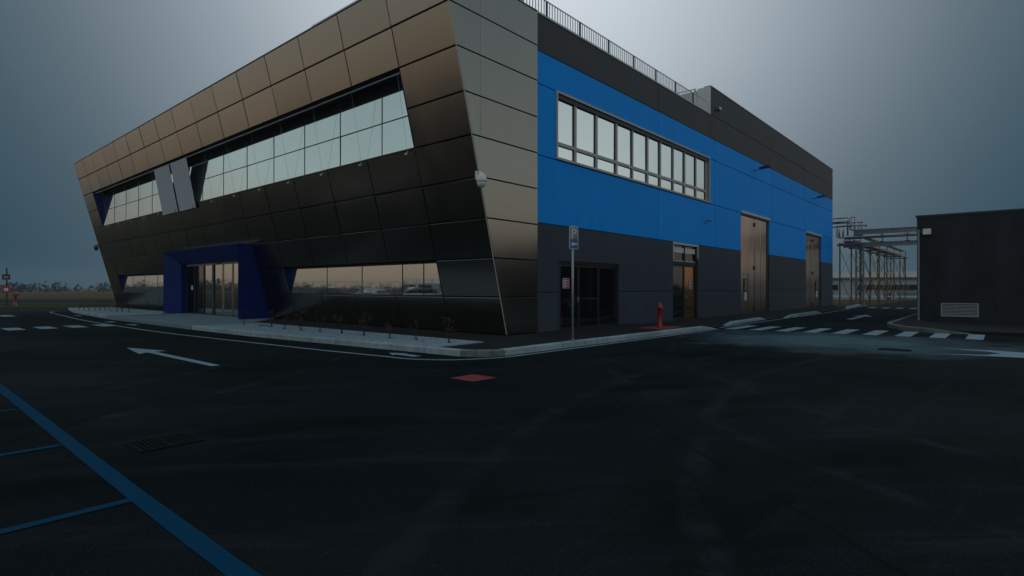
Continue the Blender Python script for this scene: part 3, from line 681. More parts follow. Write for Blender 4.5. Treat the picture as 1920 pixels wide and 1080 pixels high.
MB().box(D1[0] - .06, D1[1] + .06, -.02, .03, 2.245, 2.30).box(D1[0] - .06, D1[0] - .005, -.02, .03, .03, 2.244).box(D1[1] + .005, D1[1] + .06, -.02, .03, .03, 2.244).build('architrave', 'anthracite', d1)
d2 = door_glazed(D2[0], D2[1], 3.29, [10.42], ['glass_dark', 'glass_orange_refl'], trans=2.40)
MB().box(D2[0] + .07, D2[1] - .07, .05, .2, 2.40, 2.52).build('transom', 'frame_dark', d2)
for a, b in ((9.25, 10.38), (10.46, 11.55)):
    ob('pane', MB().box(a, b, .114, .126, 2.56, 3.2).mesh('pane'), 'glass_dark', d2)
    MB().box(a, b, .08, .10, 2.53, 2.57).build('sash', 'alu', d2); MB().box(a, b, .09, .112, 2.90, 3.12).build('louvre_blind', 'white_metal', d2)
MB().box(10.38, 10.46, .06, .18, 2.52, 3.22).build('mullion', 'frame_dark', d2)
MB().box(D2[0] - .04, D2[1] + .04, -.03, .035, 3.22, 3.315).box(D2[0] - .04, D2[0] + .02, -.03, .03, 2.6, 3.219).box(D2[1] - .02, D2[1] + .04, -.03, .03, 2.7, 3.219).build('head_trim', 'alu', d2)
MB().box(10.5, 10.56, .04, .09, .9, 1.15).tube([(10.53, .03, 1.02), (10.68, .03, 1.02)], .014, 6).build('handle', 'steel', d2)

# ---- folding steel gates
def gate(x0, x1, z1, widths, wicket, wside):
    f = MB(); f.box(x0, x1, .0, .24, z1 - .10, z1); f.box(x0, x0 + .05, .02, .24, .0, z1 - .10); f.box(x1 - .22, x1, .06, .24, .0, z1 - .10)
    gt = f.build('folding_gate', 'frame_dark', bld)
    MB().box(x0 - .05, x1 + .05, -.06, -.002, z1 - .02, z1 + .10).build('head_trim', 'alu', gt)
    MB().box(x0, x1, -.02, .22, .0, .035).build('threshold', 'concrete', gt)
    xa = x0 + .06; tot = x1 - .24 - xa; sw = sum(widths); xs = [xa]
    for w_ in widths: xs.append(xs[-1] + tot * w_ / sw)
    for i, (a, b) in enumerate(zip(xs[:-1], xs[1:])):
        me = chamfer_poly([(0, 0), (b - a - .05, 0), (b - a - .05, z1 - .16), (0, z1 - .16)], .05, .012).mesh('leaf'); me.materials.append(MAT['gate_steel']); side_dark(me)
        ob('leaf', me, None, gt, Matrix.Translation((a + .025, .13 + random.uniform(-.004, .004), .045)) @ Matrix(((1, 0, 0, 0), (0, 0, -1, 0), (0, 1, 0, 0), (0, 0, 0, 1))) @ Matrix.Rotation(random.gauss(0, .004), 4, 'Y'))
    if len(xs) > 2:
        xm = xs[2]
        for zz in (z1 - .45, z1 * .47, .25): MB().box(xm - .05, xm + .05, .03, .075, zz - .10, zz + .10).build('hinge', 'black_plastic', gt)
    wa, wb = (xs[0], xs[1] + .1) if wside < 0 else (xs[-2] - .05, xs[-1])
    MB().box(wa + .03, wb, .064, .073, wicket, wicket + .03).build('wicket_seam', 'black_plastic', gt)
    MB().box(wb - .02, wb, .064, .073, .06, wicket).build('wicket_seam', 'black_plastic', gt)
    MB().box(wb - .32, wb - .22, .03, .073, .98, 1.06).build('handle', 'black_plastic', gt)
    cx_ = (wa + wb) / 2 - .1
    return gt, wa, wb
g1, wa, wb = gate(M1[0], M1[1], 5.33, [1.15, 1.0, 1.0, 1.0], 2.12, -1)
g2, wc, wd_ = gate(M2[0], M2[1], 5.23, [1, 1, 1, 1.0], 2.15, 1)

# ================================================================== THINGS FIXED TO THE BUILDING
def notice(label, x, y, z, w_, h_, rows, red):
    t = thing('notice', label, 'notice', (x, y, z)); MB().box(-w_ / 2, w_ / 2, 0, .004, -h_ / 2, h_ / 2).build('sheet', 'paper', t)
    for i in range(rows):
        zc = h_ / 2 - (i + .5) * h_ / rows
        MB().box(-.02 * w_ - .0, w_ / 2 - .01, -.003, -.0005, zc - h_ / rows * .36, zc + h_ / rows * .36).build('print_block', 'sign_red' if red else 'galv', t)
        MB().box(-w_ / 2 + .02, -.14 * w_, -.003, -.0005, zc - h_ / rows * .25, zc + h_ / rows * .25).build('pictogram', 'sign_dark', t)
notice('white and red safety notice stuck inside the wide glass door', 1.72, .10, 1.55, .36, .32, 4, True)
notice('white paper notice on the narrow glass door', 11.1, .10, 1.55, .26, .36, 3, False)
def gate_sign(label, x):
    t = thing('safety_sign', label, 'sign', (x, .05, 1.55)); MB().box(-.24, .24, 0, .012, -.35, .35).build('plate', 'black_plastic', t)
    MB().add([(-.12, -.003, -.22), (-.02, -.003, -.26), (.10, -.003, .0), (.02, -.003, .02)], [(0, 1, 2, 3)]).add([(-.05, -.003, .26), (.05, -.003, .26), (.12, -.003, .08), (.03, -.003, .10)], [(0, 1, 2, 3)]).build('pictogram', 'paper', t)
    MB().box(-.2, .2, .0, .008, -.80, -.37).build('paper_sheet', 'paper', t)
gate_sign('black pictogram plate and paper on the wicket of the nearer steel gate', 18.0)
gate_sign('black pictogram plate and paper on the wicket of the farther steel gate', 33.1)

def dome_cam(label, loc, sgn=1, m='white_plastic'):
    t = thing('security_camera', label, 'camera', loc)
    MB().box(-.035, .035, .0, .03, .10, .30).tube([(0, .01, .26), (0, -.10, .27), (0, -.16, .235)], .022, 8).build('bracket', m, t)
    MB().lathe([(.03, .24), (.07, .225), (.11, .17), (.135, .08), (.14, .03), (.13, .0)], (0, -.16, 0), 20).build('housing', m, t, True)
    MB().lathe([(.118, -.001), (.115, -.05), (.09, -.105), (.05, -.135), (.006, -.145)], (0, -.16, 0), 20).build('lens_dome', 'white_metal' if m == 'white_plastic' else 'black_plastic', t, True)
    return t
dome_cam('white dome security camera on the bronze corner of the leaning front', (-2.52, -.13, 4.10))
t = dome_cam('dark dome security camera on an arm at the far bronze end', (-2.30, 35.7, 4.05), m='black_plastic'); t.rotation_euler.z = R(-60)
MB().box(-.25, .25, .0, .04, .17, .20).build('arm', 'black_plastic', t)
def bullet(label, loc):
    t = thing('security_camera', label, 'camera', loc)
    MB().box(-.05, .05, -.02, .0, -.06, .06).tube([(0, -.01, 0), (0, -.14, .03)], .018, 6).build('bracket', 'galv', t)
    MB().lathe([(.03, -.14), (.05, -.13), (.05, .15), (.055, .16), (.04, .17)], (.02, -.17, .05), 12, 'x').build('housing', 'galv', t, True)
bullet('small grey bullet camera on the blue wall under the window strip', (12.6, -.004, 4.45))
def flood(label, loc, group=None):
    t = thing('floodlight', label, 'floodlight', loc)
    MB().box(-.06, .06, -.03, 0, -.08, .08).tube([(0, -.02, 0), (0, -.35, .06)], .03, 8).build('arm', 'galv', t)
    MB().prism([(-.17, -.30, .02), (.17, -.30, .02), (.17, -.85, .10), (-.17, -.85, .10)], (0, .01, .09)).build('lamp_head', 'frame_dark', t)
flood('dark floodlight on the blue wall above the nearer steel gate', (19.2, -.004, 7.82))
flood('dark floodlight on the blue wall above the farther steel gate', (31.7, -.004, 7.75))
t = thing('wall_lamp', 'small grey box lamp on the dark upper wall by the roof step', 'wall lamp', (13.9, -.004, 9.92))
MB().box(-.14, .14, -.16, 0, -.07, .07).build('housing', 'galv', t); MB().box(-.11, .11, -.165, -.161, -.05, .05).build('diffuser', 'white_plastic', t)

# ================================================================== PARKING SIGN
t = thing('parking_sign', 'blue parking sign with arrow on a grey pole beside the kerb', 'sign', (-1.72, -2.55, .1))
MB().tube([(0, 0, -.05), (0, 0, 2.80)], .028, 14).build('pole', 'pole', t, True)
MB().lathe([(.05, 0), (.05, .05), (.03, .09)], (0, 0, 0), 14).build('collar', 'concrete_old', t, True)
def rrect(w_, h_, r, n=5):
    P = []
    for cx_, cz_, a0 in ((w_ / 2 - r, h_ / 2 - r, 0), (-w_ / 2 + r, h_ / 2 - r, 90), (-w_ / 2 + r, -h_ / 2 + r, 180), (w_ / 2 - r, -h_ / 2 + r, 270)):
        for k in range(n + 1):
            a = R(a0 + 90 * k / n); P.append((cx_ + r * math.cos(a), cz_ + r * math.sin(a)))
    return P
sg = bpy.data.objects.new('sign_plate', MB().prism([(p[0], 0, p[1]) for p in rrect(.25, .54, .03)], (0, .012, 0)).mesh('sign_plate')); col.objects.link(sg)
sg.data.materials.append(MAT['sign_white']); sg.parent = t; sg.matrix_local = Matrix.Translation((0, -.034, 2.50)) @ Matrix.Rotation(R(-22), 4, 'Z')
def onsign(name, pts, m, y=-.002): return MB().poly([(p[0], y, p[1]) for p in pts]).build(name, m, sg)
def flat(name, polys, m, y): 
    mb = MB()
    for P in polys: mb.poly([(p[0], y, p[1]) for p in P])
    return mb.build(name, m, sg)
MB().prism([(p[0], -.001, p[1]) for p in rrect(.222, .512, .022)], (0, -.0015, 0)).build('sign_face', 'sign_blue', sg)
bowl = []
for k in range(12):
    a0, a1 = R(90 - 15 * k), R(90 - 15 * (k + 1)); c = (.005, .155); ro, ri = .065, .032
    bowl.append([(c[0] + ro * math.cos(a0), c[1] + ro * math.sin(a0)), (c[0] + ri * math.cos(a0), c[1] + ri * math.sin(a0)), (c[0] + ri * math.cos(a1), c[1] + ri * math.sin(a1)), (c[0] + ro * math.cos(a1), c[1] + ro * math.sin(a1))])
flat('letter', [[(-.065, -.03), (-.03, -.03), (-.03, .22), (-.065, .22)], [(-.03, .187), (.005, .187), (.005, .22), (-.03, .22)], [(-.03, .09), (.005, .09), (.005, .123), (-.03, .123)]] + bowl, 'sign_white', -.0045)
flat('arrow', [[(-.085, -.15), (-.02, -.085), (-.02, -.215)], [(-.02, -.17), (.085, -.17), (.085, -.13), (-.02, -.13)]], 'sign_white', -.0045)

# ================================================================== HYDRANTS
def hydrant(label, loc, s=1.0):
    t = thing('fire_hydrant', label, 'hydrant', loc)
    MB().lathe([(.10 * s, 0), (.10 * s, .03 * s), (.075 * s, .05 * s), (.075 * s, .62 * s), (.095 * s, .63 * s), (.095 * s, .67 * s), (.085 * s, .68 * s), (.085 * s, .74 * s), (.06 * s, .79 * s), (.03 * s, .80 * s)], n=18).build('column', 'red_metal', t, True)
    for sg_ in (-1, 1): MB().lathe([(.035 * s, 0), (.035 * s, .05 * s), (.045 * s, .05 * s), (.045 * s, .085 * s), (.02 * s, .09 * s)], (sg_ * .07 * s if sg_ > 0 else -.155 * s, 0, .67 * s), 12, 'x').build('outlet', 'red_metal', t, True)
    MB().lathe([(.035 * s, -.12 * s), (.035 * s, -.08 * s), (.028 * s, 0)], (0, 0, .62 * s), 12, 'y').build('outlet', 'red_metal', t, True)
    MB().box(-.018 * s, .018 * s, -.018 * s, .018 * s, .79 * s, .835 * s).build('spindle', 'galv', t)
hydrant('red column fire hydrant on a red painted pad beside the narrow glass door', (4.32, -1.80, ZP + .004))
hydrant('dark red fire hydrant beside the far sign post past the yard', (-4.7, 49.0, -.02), 1.35)

# far left signs
t = thing('sign_post', 'far post with a red square sign under a small dark board', 'sign', (-4.95, 51.0, -.05))
MB().tube([(0, 0, 0), (0, 0, 3.1)], .05, 8).build('post', 'frame_dark', t)
sgn = []
for z, hh, m in ((1.35, .33, 'sign_red'), (2.35, .22, 'sign_dark')):
    q = MB().box(-.33, .33, -.06, -.05, z - hh, z + hh).build('board', m, t); q.rotation_euler.z = R(-48)
    MB().box(-.17, .17, -.066, -.061, z - hh * .45, z + hh * .3).build('symbol', 'paper' if m == 'sign_red' else 'galv', q)

# ================================================================== ROSE BUSHES
def rose(loc, h_, label, group, red, seed, detail=True):
    rd = random.Random(seed); t = thing('rose_bush', label, 'bush', loc, group)
    st = MB(); lf = MB(); rs = MB()
    for k in range(rd.randint(3, 5)):
        a = rd.uniform(0, 6.28); sp = rd.uniform(.05, .20); hh = h_ * rd.uniform(.6, 1)
        p0 = Vector((rd.uniform(-.01, .01), rd.uniform(-.01, .01), -.02)); pts = [p0]
        for i in range(1, 5):
            f = i / 4; pts.append(Vector((math.cos(a) * sp * f + rd.uniform(-.015, .015), math.sin(a) * sp * f + rd.uniform(-.015, .015), hh * f)))
        st.tube(pts, .0075, 5, .003)
        for q in range(3):
            b = pts[rd.randint(2, 4)]; e2 = b + Vector((rd.uniform(-.08, .08), rd.uniform(-.08, .08), rd.uniform(.02, .10))); st.tube([b, e2], .004, 4, .002)
            for _ in range(4 if detail else 2):
                c = e2 + Vector((rd.uniform(-.045, .045), rd.uniform(-.045, .045), rd.uniform(-.04, .04))); s_ = rd.uniform(.014, .030)
                u = Vector((rd.gauss(0, 1), rd.gauss(0, 1), rd.gauss(0, 1))).normalized(); v = u.cross(Vector((rd.gauss(0, 1), rd.gauss(0, 1), rd.gauss(0, 1)))).normalized()
                (rs if (red and rd.random() < .5) else lf).poly([c - u * s_, c - v * s_ * .6, c + u * s_, c + v * s_ * .6])
    st.build('stems', 'stem', t)
    if lf.f: lf.build('leaves', 'leaf', t)
    if rs.f: rs.build('flowers', 'rose_red', t)
    MB().lathe([(.05, -.01), (.045, .012), (.02, .02)], (0, 0, 0), 8).build('root_mound', 'stem', t)
RL = 'bare leggy rose bush in the white gravel bed beside the bronze corner'
for i, (x, y) in enumerate([(-4.16, 9.5), (-4.0, 7.9), (-4.2, 6.65), (-4.18, 5.67), (-4.1, 4.73), (-3.98, 3.76), (-3.99, 2.69), (-4.03, 1.5), (-3.97, .52)]):
    rose((x, y, .122), random.uniform(.42, .62), RL, 'rose bushes in the near gravel bed', False, 100 + i)
rose((-3.88, -.56, .122), .66, 'bare rose bush with dark red blooms at the pointed end of the gravel bed', None, True, 150)
for i in range(10):
    rose((-4.35 + .085 * i, 30.9 - .72 * i, .122), random.uniform(.4, .6), 'small bare rose bush in the white gravel past the blue entrance', 'rose bushes in the far gravel bed', False, 200 + i, False)
t = thing('drip_hose', 'black hose lying on the gravel next to the blue entrance frame', 'hose', (-3.9, 8.6, .125))
MB().tube([(-.1, -.55, .01), (.02, -.2, .012), (-.05, .2, .012), (.06, .55, .01)], .016, 7).build('hose_length', 'black_plastic', t, True)

# ================================================================== UTILITY BUILDING
ub = thing('utility_building', 'low dark flat-roofed utility building with a louvred vent', 'building', (15.2, -7.66, 0))
ux, uy = 15.2, -7.66
def ubm(mb, name, m, par=None): 
    q = mb.build(name, m, None); q.parent = par or ub; q.matrix_parent_inverse = Matrix.Translation((-ux, -uy, 0)) if par is None else Matrix(); return q
ubm(MB().box(ux + .04, 25.5, -22, uy - .04, 0, 4.24), 'inner_wall', 'joint')
for i in range(6):
    a = uy - i * 2.4; b = a - 2.4
    if i == 0 or i == 1:
        pass
    ubm(MB().box(ux, ux + .06, b + .004, a - .004, .05, 4.24), 'wall_panel', 'util_wall')
ubm(MB().box(ux + .065, 25.5, uy - .045, uy, .05, 4.24), 'side_wall', 'util_wall')
ubm(MB().box(ux - .04, 25.6, -22.02, uy + .04, 4.245, 4.33), 'coping', 'frame_dark')
ubm(MB().tube([(ux - .06, uy - .06, .1), (ux - .06, uy - .06, 3.75)], .045, 10), 'downpipe', 'galv')
vn = ubm(MB().box(ux - .03, ux, -9.60, -8.44, .77, .81).box(ux - .03, ux, -9.60, -8.44, .28, .32).box(ux - .03, ux, -8.48, -8.44, .32, .77).box(ux - .03, ux, -9.60, -9.56, .32, .77), 'vent', 'pole')
for k in range(8):
    z = .335 + k * .0545
    q = MB().prism([(ux - .025, -9.56, z), (ux - .006, -9.56, z + .024), (ux - .004, -9.56, z + .027), (ux - .023, -9.56, z + .002)], (0, 1.08, 0)).build('slat', 'pole', vn)
ubm(MB().box(ux - .003, ux - .001, -9.56, -8.48, .32, .77), 'vent_backing', 'joint')
t = thing('alarm_siren', 'white box siren high on the dark utility building wall', 'siren', (15.2, -8.0, 3.65))
MB().box(-.14, -.01, -.13, .13, -.10, .12).build('housing', 'white_plastic', t); MB().box(-.11, -.02, -.10, .10, -.14, -.101).build('grille', 'frame_dark', t); MB().tube([(-.03, .12, .0), (-.03, .36, .02)], .012, 6).build('conduit', 'galv', t)

# ================================================================== PIPE BRIDGE AND RACK
BX = 38.9
pb = thing('pipe_bridge', 'grey steel pipe bridge spanning from the hall to the utility building', 'pipe bridge', (BX, -1.7, 0))
def pbm(mb, name, m, sm=False): q = mb.build(name, m, None, sm); q.parent = pb; q.matrix_parent_inverse = Matrix.Translation((-BX, 1.7, 0)); return q
for yy in (-1.45, -1.95): pbm(MB().box(BX - .12, BX + .12, yy - .05, yy + .05, -.05, 4.6), 'column', 'galv')
lat = []
for k in range(8):
    za, zb_ = .2 + k * .54, .2 + (k + 1) * .54
    pbm(MB().tube([(BX - .13, -1.45 if k % 2 else -1.95, za), (BX - .13, -1.95 if k % 2 else -1.45, zb_)], .028, 5), 'lacing', 'galv')
pbm(MB().box(BX - .25, BX + .25, -2.1, -1.3, -.06, .05), 'base_plate', 'concrete')
pbm(MB().box(BX - .10, BX + .10, -7.6, -.55, 4.62, 4.70).box(BX - .03, BX + .03, -7.6, -.55, 4.70, 4.90).box(BX - .10, BX + .10, -7.6, -.40, 4.90, 4.98), 'girder', 'galv')
pbm(MB().tube([(BX - .2, -7.6, 5.45), (BX - .2, -.35, 5.42), (BX - .2, -.2, 5.50), (BX - .2, -.15, 5.65), (BX - .2, -.15, 6.25)], .07, 8), 'pipe', 'steel', True)
pbm(MB().tube([(BX + .2, -7.6, 5.38), (BX + .2, -.6, 5.36)], .07, 8), 'pipe', 'steel', True)
pbm(MB().tube([(BX - .1, -7.6, 5.98), (BX - .1, -1.3, 5.98), (BX - .1, -1.1, 6.05), (BX - .1, -1.05, 6.2), (BX - .1, -1.05, 7.1)], .075, 8), 'pipe', 'steel', True)
pbm(MB().box(BX - .02, BX + .12, -7.6, -1.3, 5.62, 5.9), 'cable_tray', 'galv')
pbm(MB().tube([(BX - .3, .2, 6.32), (BX - .3, -1.9, 6.34), (BX - .1, -2.05, 6.34), (BX + .3, -2.1, 6.3)], .075, 8), 'pipe', 'steel', True)
for k, (yy, z0, z1) in enumerate([(-.25, 5.5, 6.2), (-.5, 5.5, 6.2), (-.8, 5.6, 7.05), (-1.05, 6.2, 7.1), (-1.3, 5.6, 7.0), (-1.55, 5.5, 6.7), (-1.8, 5.5, 6.6), (-.65, 4.98, 5.5), (-.95, 4.98, 5.5), (-1.25, 4.98, 5.5)]):
    pbm(MB().tube([(BX + .1 + .12 * (k % 3), yy, z0), (BX + .1 + .12 * (k % 3), yy, z1)], .065, 8), 'riser', 'steel', True)
for z, ya_ in ((7.02, -1.35), (6.72, -1.0), (6.62, -1.9)): pbm(MB().tube([(BX + .1, .3, z), (BX + .1, ya_, z)], .06, 7), 'pipe', 'steel', True)
for yy in (-3.2, -4.8, -6.5):
    pbm(MB().box(BX - .05, BX + .05, yy - .04, yy + .04, 4.98, 5.9), 'support_post', 'galv'); pbm(MB().box(BX - .3, BX + .3, yy - .12, yy + .12, 5.5, 5.53).box(BX - .3, BX + .3, yy - .12, yy + .12, 4.985, 5.02), 'saddle', 'galv')
# the bridge lands on a trestle behind the utility building
for xx in (-.2, .2): pbm(MB().box(BX + xx - .06, BX + xx + .06, -7.62, -7.5, -.05, 5.95), 'end_post', 'galv')

rk = thing('pipe_rack', 'long yellow braced pipe rack running away beyond the hall', 'pipe rack', (52, -1.05, 0))
def rkm(mb, name, m, sm=False): q = mb.build(name, m, None, sm); q.parent = rk; q.matrix_parent_inverse = Matrix.Translation((-52, 1.05, 0)); return q
RX = [38.7 + 4.47 * k for k in range(7)]
for i, x in enumerate(RX):
    for y in (-1.75, -.35): rkm(MB().box(x - .045, x + .045, y - .045, y + .045, -.06, 4.75), 'post', 'rack_yellow')
    rkm(MB().box(x - .06, x + .06, -1.95, -.15, 4.76, 4.88), 'cross_beam', 'rack_yellow')
    if i < 6:
        x2 = RX[i + 1]
        for y in (-1.75, -.35):
            for za, zb_ in ((.3, 2.3), (2.4, 4.5)):
                rkm(MB().tube([(x, y, za), (x2, y, zb_)], .02, 5), 'brace', 'rack_yellow'); rkm(MB().tube([(x, y, zb_), (x2, y, za)], .02, 5), 'brace', 'rack_yellow')
for y in (-1.75, -.35): rkm(MB().box(38.5, 65.7, y - .06, y + .06, 4.885, 5.0), 'beam', 'galv')
for y, r_ in ((-1.5, .09), (-1.2, .06), (-.95, .10), (-.65, .07)): rkm(MB().tube([(38.6, y, 5.02 + r_), (65.6, y, 5.02 + r_)], r_, 8), 'pipe', 'steel', True)
rkm(MB().box(38.6, 65.6, -1.8, -1.3, 5.55, 5.62), 'cable_tray', 'galv')
for x in RX: rkm(MB().box(x - .04, x + .04, -1.8, -1.74, 5.0, 5.55), 'tray_post', 'rack_yellow')
rkm(MB().tube([(65.6, -1.5, 5.1), (65.9, -1.6, 5.0), (65.9, -1.6, 2.8), (65.9, -1.75, 2.6), (65.9, -7.0, 2.6)], .08, 8), 'drop_pipe', 'steel', True)
rkm(MB().box(65.8, 66.0, -7.1, -6.9, -.06, 2.55), 'post', 'galv')

# ================================================================== FAR SHED, WHITE PALE WALL
sh = thing('warehouse', 'long low white warehouse with dark window strips behind the pipe rack', 'building', (70, 5, 0))
def shm(mb, name, m, par=None):
    q = mb.build(name, m, None); q.parent = par or sh
    if par is None: q.matrix_parent_inverse = Matrix.Translation((-70, -5, 0))
    return q
shm(MB().box(70.1, 84, -24, 34, -.06, 2.55), 'wall', 'shed_white')
for i in range(6):
    a = -22 + i * 9.3
    wv = shm(MB().box(70.0, 70.1, a, a + 7.4, 1.05, 1.12).box(70.0, 70.1, a, a + 7.4, 1.80, 1.9), 'window', 'shed_white')
    for k in range(4): shm(MB().box(70.02, 70.07, a + k * 1.85 + .04, a + (k + 1) * 1.85 - .04, 1.12, 1.80), 'pane', 'shed_glass', wv)
    shm(MB().box(70.02, 70.1, a + .6, a + 3.0, -.05, .85), 'door_panel', 'slab'); shm(MB().box(70.05, 70.1, a + 3.6, a + 4.0, -.05, .8), 'pipe_box', 'frame_dark')
shm(MB().box(69.8, 84.2, -24.2, 34.2, 2.555, 2.75), 'eaves', 'shed_roof')
rf = shm(MB().prism([(72, -24, 2.75), (84, -24, 2.75), (78, -24, 3.6)], (0, 34, 0)), 'roof', 'shed_roof')
for k in range(8): shm(MB().box(71, 71.6, -20 + k * 6, -18.6 + k * 6, 2.75, 3.0), 'roof_light', 'white_metal')
t = thing('guard_rail', 'low white guard rail in front of the far warehouse', 'guard rail', (67.5, 4, 0))
for k in range(18):
    q = MB().box(-.04, .04, -.05, .05, -.06, .5).build('post', 'galv', t); q.location = (0, -14 + 2 * k, 0)
MB().box(-.06, -.045, -15, 21, .28, .5).build('rail', 'white_metal', t)

# ================================================================== CARS AND FENCE ACROSS THE YARD (mirrored in the ground floor glass)
mat('car_silver', (.30, .33, .34), .3, .6); mat('car_white', (.5, .52, .53), .3, .1); mat('car_dark', (.03, .035, .045), .25, .5); mat('tyre', (.012, .012, .012), .8); mat('lamp_red', (.25, .01, .01), .3)
def car(label, loc, rz, paint_, L=4.3, H=1.5, van=False):
    t = thing('parked_car', label, 'car', loc); t.rotation_euler.z = rz; W = .88
    def loft(st, name, m, par=None):
        mb = MB(); n = None; v = []
        for x, pts in st:
            sec = [(x, y, z) for y, z in pts] + [(x, -y, z) for y, z in reversed(pts)]; n = len(sec); v += sec
        f = []
        for i in range(len(st) - 1):
            for k in range(n): f.append((i * n + k, i * n + (k + 1) % n, (i + 1) * n + (k + 1) % n, (i + 1) * n + k))
        f.append(tuple(range(n))[::-1]); f.append(tuple((len(st) - 1) * n + k for k in range(n)))
        return mb.add(v, f).build(name, m, par or t, True)
    h = L / 2
    def sec(wd, zt): return [(wd * .86, .20), (wd, .32), (wd * 1.02, .58), (wd * .98, zt - .06), (wd * .9, zt)]
    loft([(-h, sec(W * .82, .72)), (-h + .12, sec(W * .95, .92)), (-h + .6, sec(W, .95)), (0, sec(W, .93)), (h - 1.1, sec(W, .90)), (h - .4, sec(W * .95, .78)), (h, sec(W * .78, .62))], 'body', paint_)
    rb = -h + (.15 if van else .25); rf_ = h - (1.15 if van else 1.35)
    def cs(wd, z0, z1): return [(wd, z0), (wd * .97, z0 + (z1 - z0) * .5), (wd * .84, z1 - .05), (wd * .74, z1)]
    loft([(rb, cs(W * .86, .88, .95)), (rb + (.25 if van else .5), cs(W * .88, .88, H - .03)), (-.2, cs(W * .9, .88, H)), (rf_ - .75, cs(W * .9, .88, H - .04)), (rf_, cs(W * .88, .86, .93))], 'cabin', paint_)
    for sg_ in (-1, 1):
        for a, b in ((rb + .55, -.35), (-.28, rf_ - .62)):
            MB().add([(a + .02, sg_ * W * .895, .97), (b, sg_ * W * .905, .97), (b - .02, sg_ * W * .80, H - .14), (a + .16, sg_ * W * .80, H - .14)], [(0, 1, 2, 3)]).prism([(a + .02, sg_ * W * .895, .97), (b, sg_ * W * .905, .97), (b - .02, sg_ * W * .80, H - .14), (a + .16, sg_ * W * .80, H - .14)], (0, sg_ * .008, .004)).build('side_window', 'glass_dark', t)
        for x in (-h + .78, h - .82):
            wh = MB().lathe([(.22, -.10), (.31, -.09), (.315, .0), (.31, .09), (.22, .10)], (x, sg_ * (W - .09), .315), 20, 'y').build('wheel', 'tyre', t, True)
            MB().lathe([(.06, -.112), (.21, -.108), (.21, .108), (.06, .112)], (x, sg_ * (W - .09), .315), 14, 'y').build('rim', 'alu', wh)
        MB().box(h - .16, h - .06, sg_ * .50 - .14, sg_ * .50 + .14, .58, .70).build('headlight', 'white_plastic', t)
        MB().box(-h + .0, -h + .08, sg_ * .62 - .08, sg_ * .62 + .08, .62, .88).build('tail_light', 'lamp_red', t)
        MB().box(rf_ - .55, rf_ - .40, sg_ * (W + .02) - .06, sg_ * (W + .02) + .06, .95, 1.06).build('mirror', paint_, t)
    MB().prism([(rf_ + .01, -W * .74, .95), (rf_ + .01, W * .74, .95), (rf_ - .70, W * .62, H - .07), (rf_ - .70, -W * .62, H - .07)], (.012, 0, .014)).build('windscreen', 'glass_dark', t)
    MB().prism([(rb + .02, W * .72, .98), (rb + .02, -W * .72, .98), (rb + (.24 if van else .46), -W * .62, H - .10), (rb + (.24 if van else .46), W * .62, H - .10)], (-.012, 0, .014)).build('rear_window', 'glass_dark', t)
car('silver people carrier parked across the yard, mirrored in the ground floor window', (-20.2, 25.6, 0), R(70), 'car_silver', 4.5, 1.75, True)
car('low white car parked across the yard, mirrored beside the silver one', (-21.0, 33.5, 0), R(84), 'car_white', 4.2, 1.42)
car('dark car parked across the yard, mirrored near the entrance', (-21.6, 41.5, 0), R(92), 'car_dark', 4.3, 1.45)
fn = thing('mesh_fence', 'tall thin steel post fence across the yard, mirrored in the glass', 'fence', (-36, 30, 0))
fpm = MB().box(-.03, .03, -.03, .03, -.06, 2.4).mesh('post')
for k in range(40): ob('post', fpm, 'galv', fn, Matrix.Translation((0, -50 + k * 2.5, 0)))
for z in (.15, 1.2, 2.3): MB().box(-.012, .012, -50, 47.5, z, z + .03).build('rail', 'galv', fn)
wm = MB()
for k in range(390): wm.box(-.004, .004, -50 + k * .25, -49.992 + k * .25, .05, 2.4)
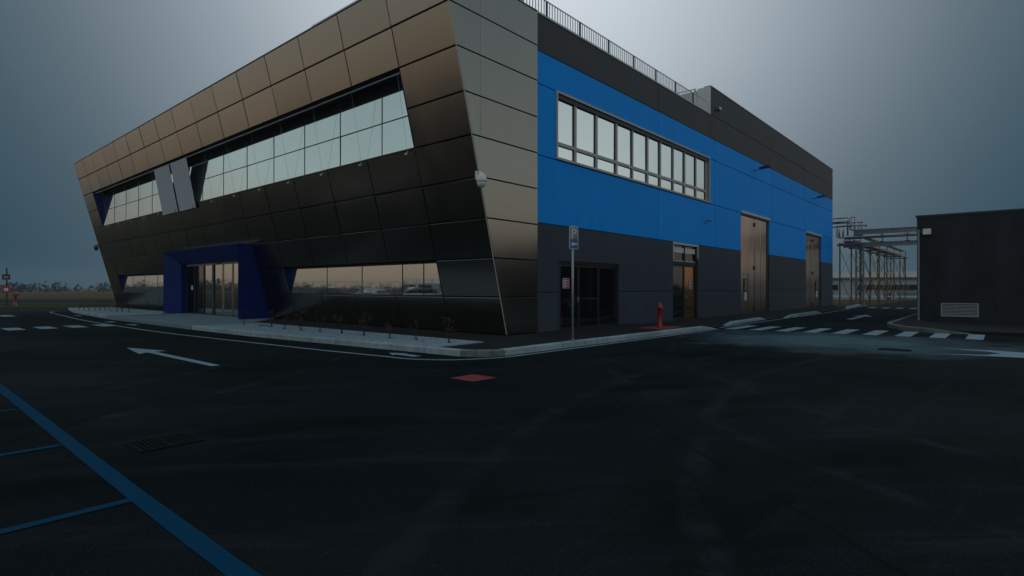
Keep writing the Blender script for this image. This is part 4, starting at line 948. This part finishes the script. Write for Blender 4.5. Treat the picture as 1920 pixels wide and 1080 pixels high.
tag(wm.build('wire_mesh', 'galv', fn), kind='stuff')

# ================================================================== FAR WOOD RING
def wood():
    mb = MB(); rd = random.Random(3)
    for k in range(2600):
        a = rd.uniform(0, 2 * math.pi); d = rd.uniform(260, 420); c = Vector((CAM.x + d * math.cos(a), CAM.y + d * math.sin(a), 0))
        if abs(math.atan2(math.sin(a - AZ), math.cos(a - AZ))) < .3: continue
        dens = .5 + .5 * math.sin(a * 5 + 1) * math.sin(a * 13)
        if rd.random() > .35 + .65 * dens: continue
        h_ = rd.uniform(1.6, 4.2) * (1 if dens < .7 else 1.3); r = rd.uniform(3, 7)
        mb.tube([(c.x, c.y, -.1), (c.x, c.y, h_ * .7)], .15, 4, cap=False)
        for _ in range(30):
            q = c + Vector((rd.gauss(0, r * .5), rd.gauss(0, r * .5), h_ * rd.uniform(.02, 1) ** 1.3))
            n1 = Vector((rd.gauss(0, 1), rd.gauss(0, 1), rd.gauss(0, 1))).normalized(); n2 = n1.cross(Vector((rd.gauss(0, 1), rd.gauss(0, 1), rd.gauss(0, 1)))).normalized(); s_ = rd.uniform(.3, .95)
            mb.poly([q - n1 * s_, q - n2 * s_ * .7, q + n1 * s_, q + n2 * s_ * .7])
    o = mb.build('far_wood', 'wood_far'); tag(o, 'misty line of distant bare trees on the horizon', 'trees', kind='stuff')
wood()

# ================================================================== HAZE
hz = MB().box(-620, 620, -620, 620, -1.2, 14).build('haze', None)
hm = bpy.data.materials.new('haze'); hm.use_nodes = True; t_ = hm.node_tree
for n in list(t_.nodes):
    if n.type != 'OUTPUT_MATERIAL': t_.nodes.remove(n)
pv = t_.nodes.new('ShaderNodeVolumePrincipled'); pv.inputs['Color'].default_value = (.62, .76, .86, 1); pv.inputs['Density'].default_value = .0005; pv.inputs['Anisotropy'].default_value = .2
t_.links.new(pv.outputs[0], [n for n in t_.nodes if n.type == 'OUTPUT_MATERIAL'][0].inputs['Volume'])
hz.data.materials.append(hm); tag(hz, 'thin blue grey mist hanging over the whole yard', 'mist', kind='stuff')
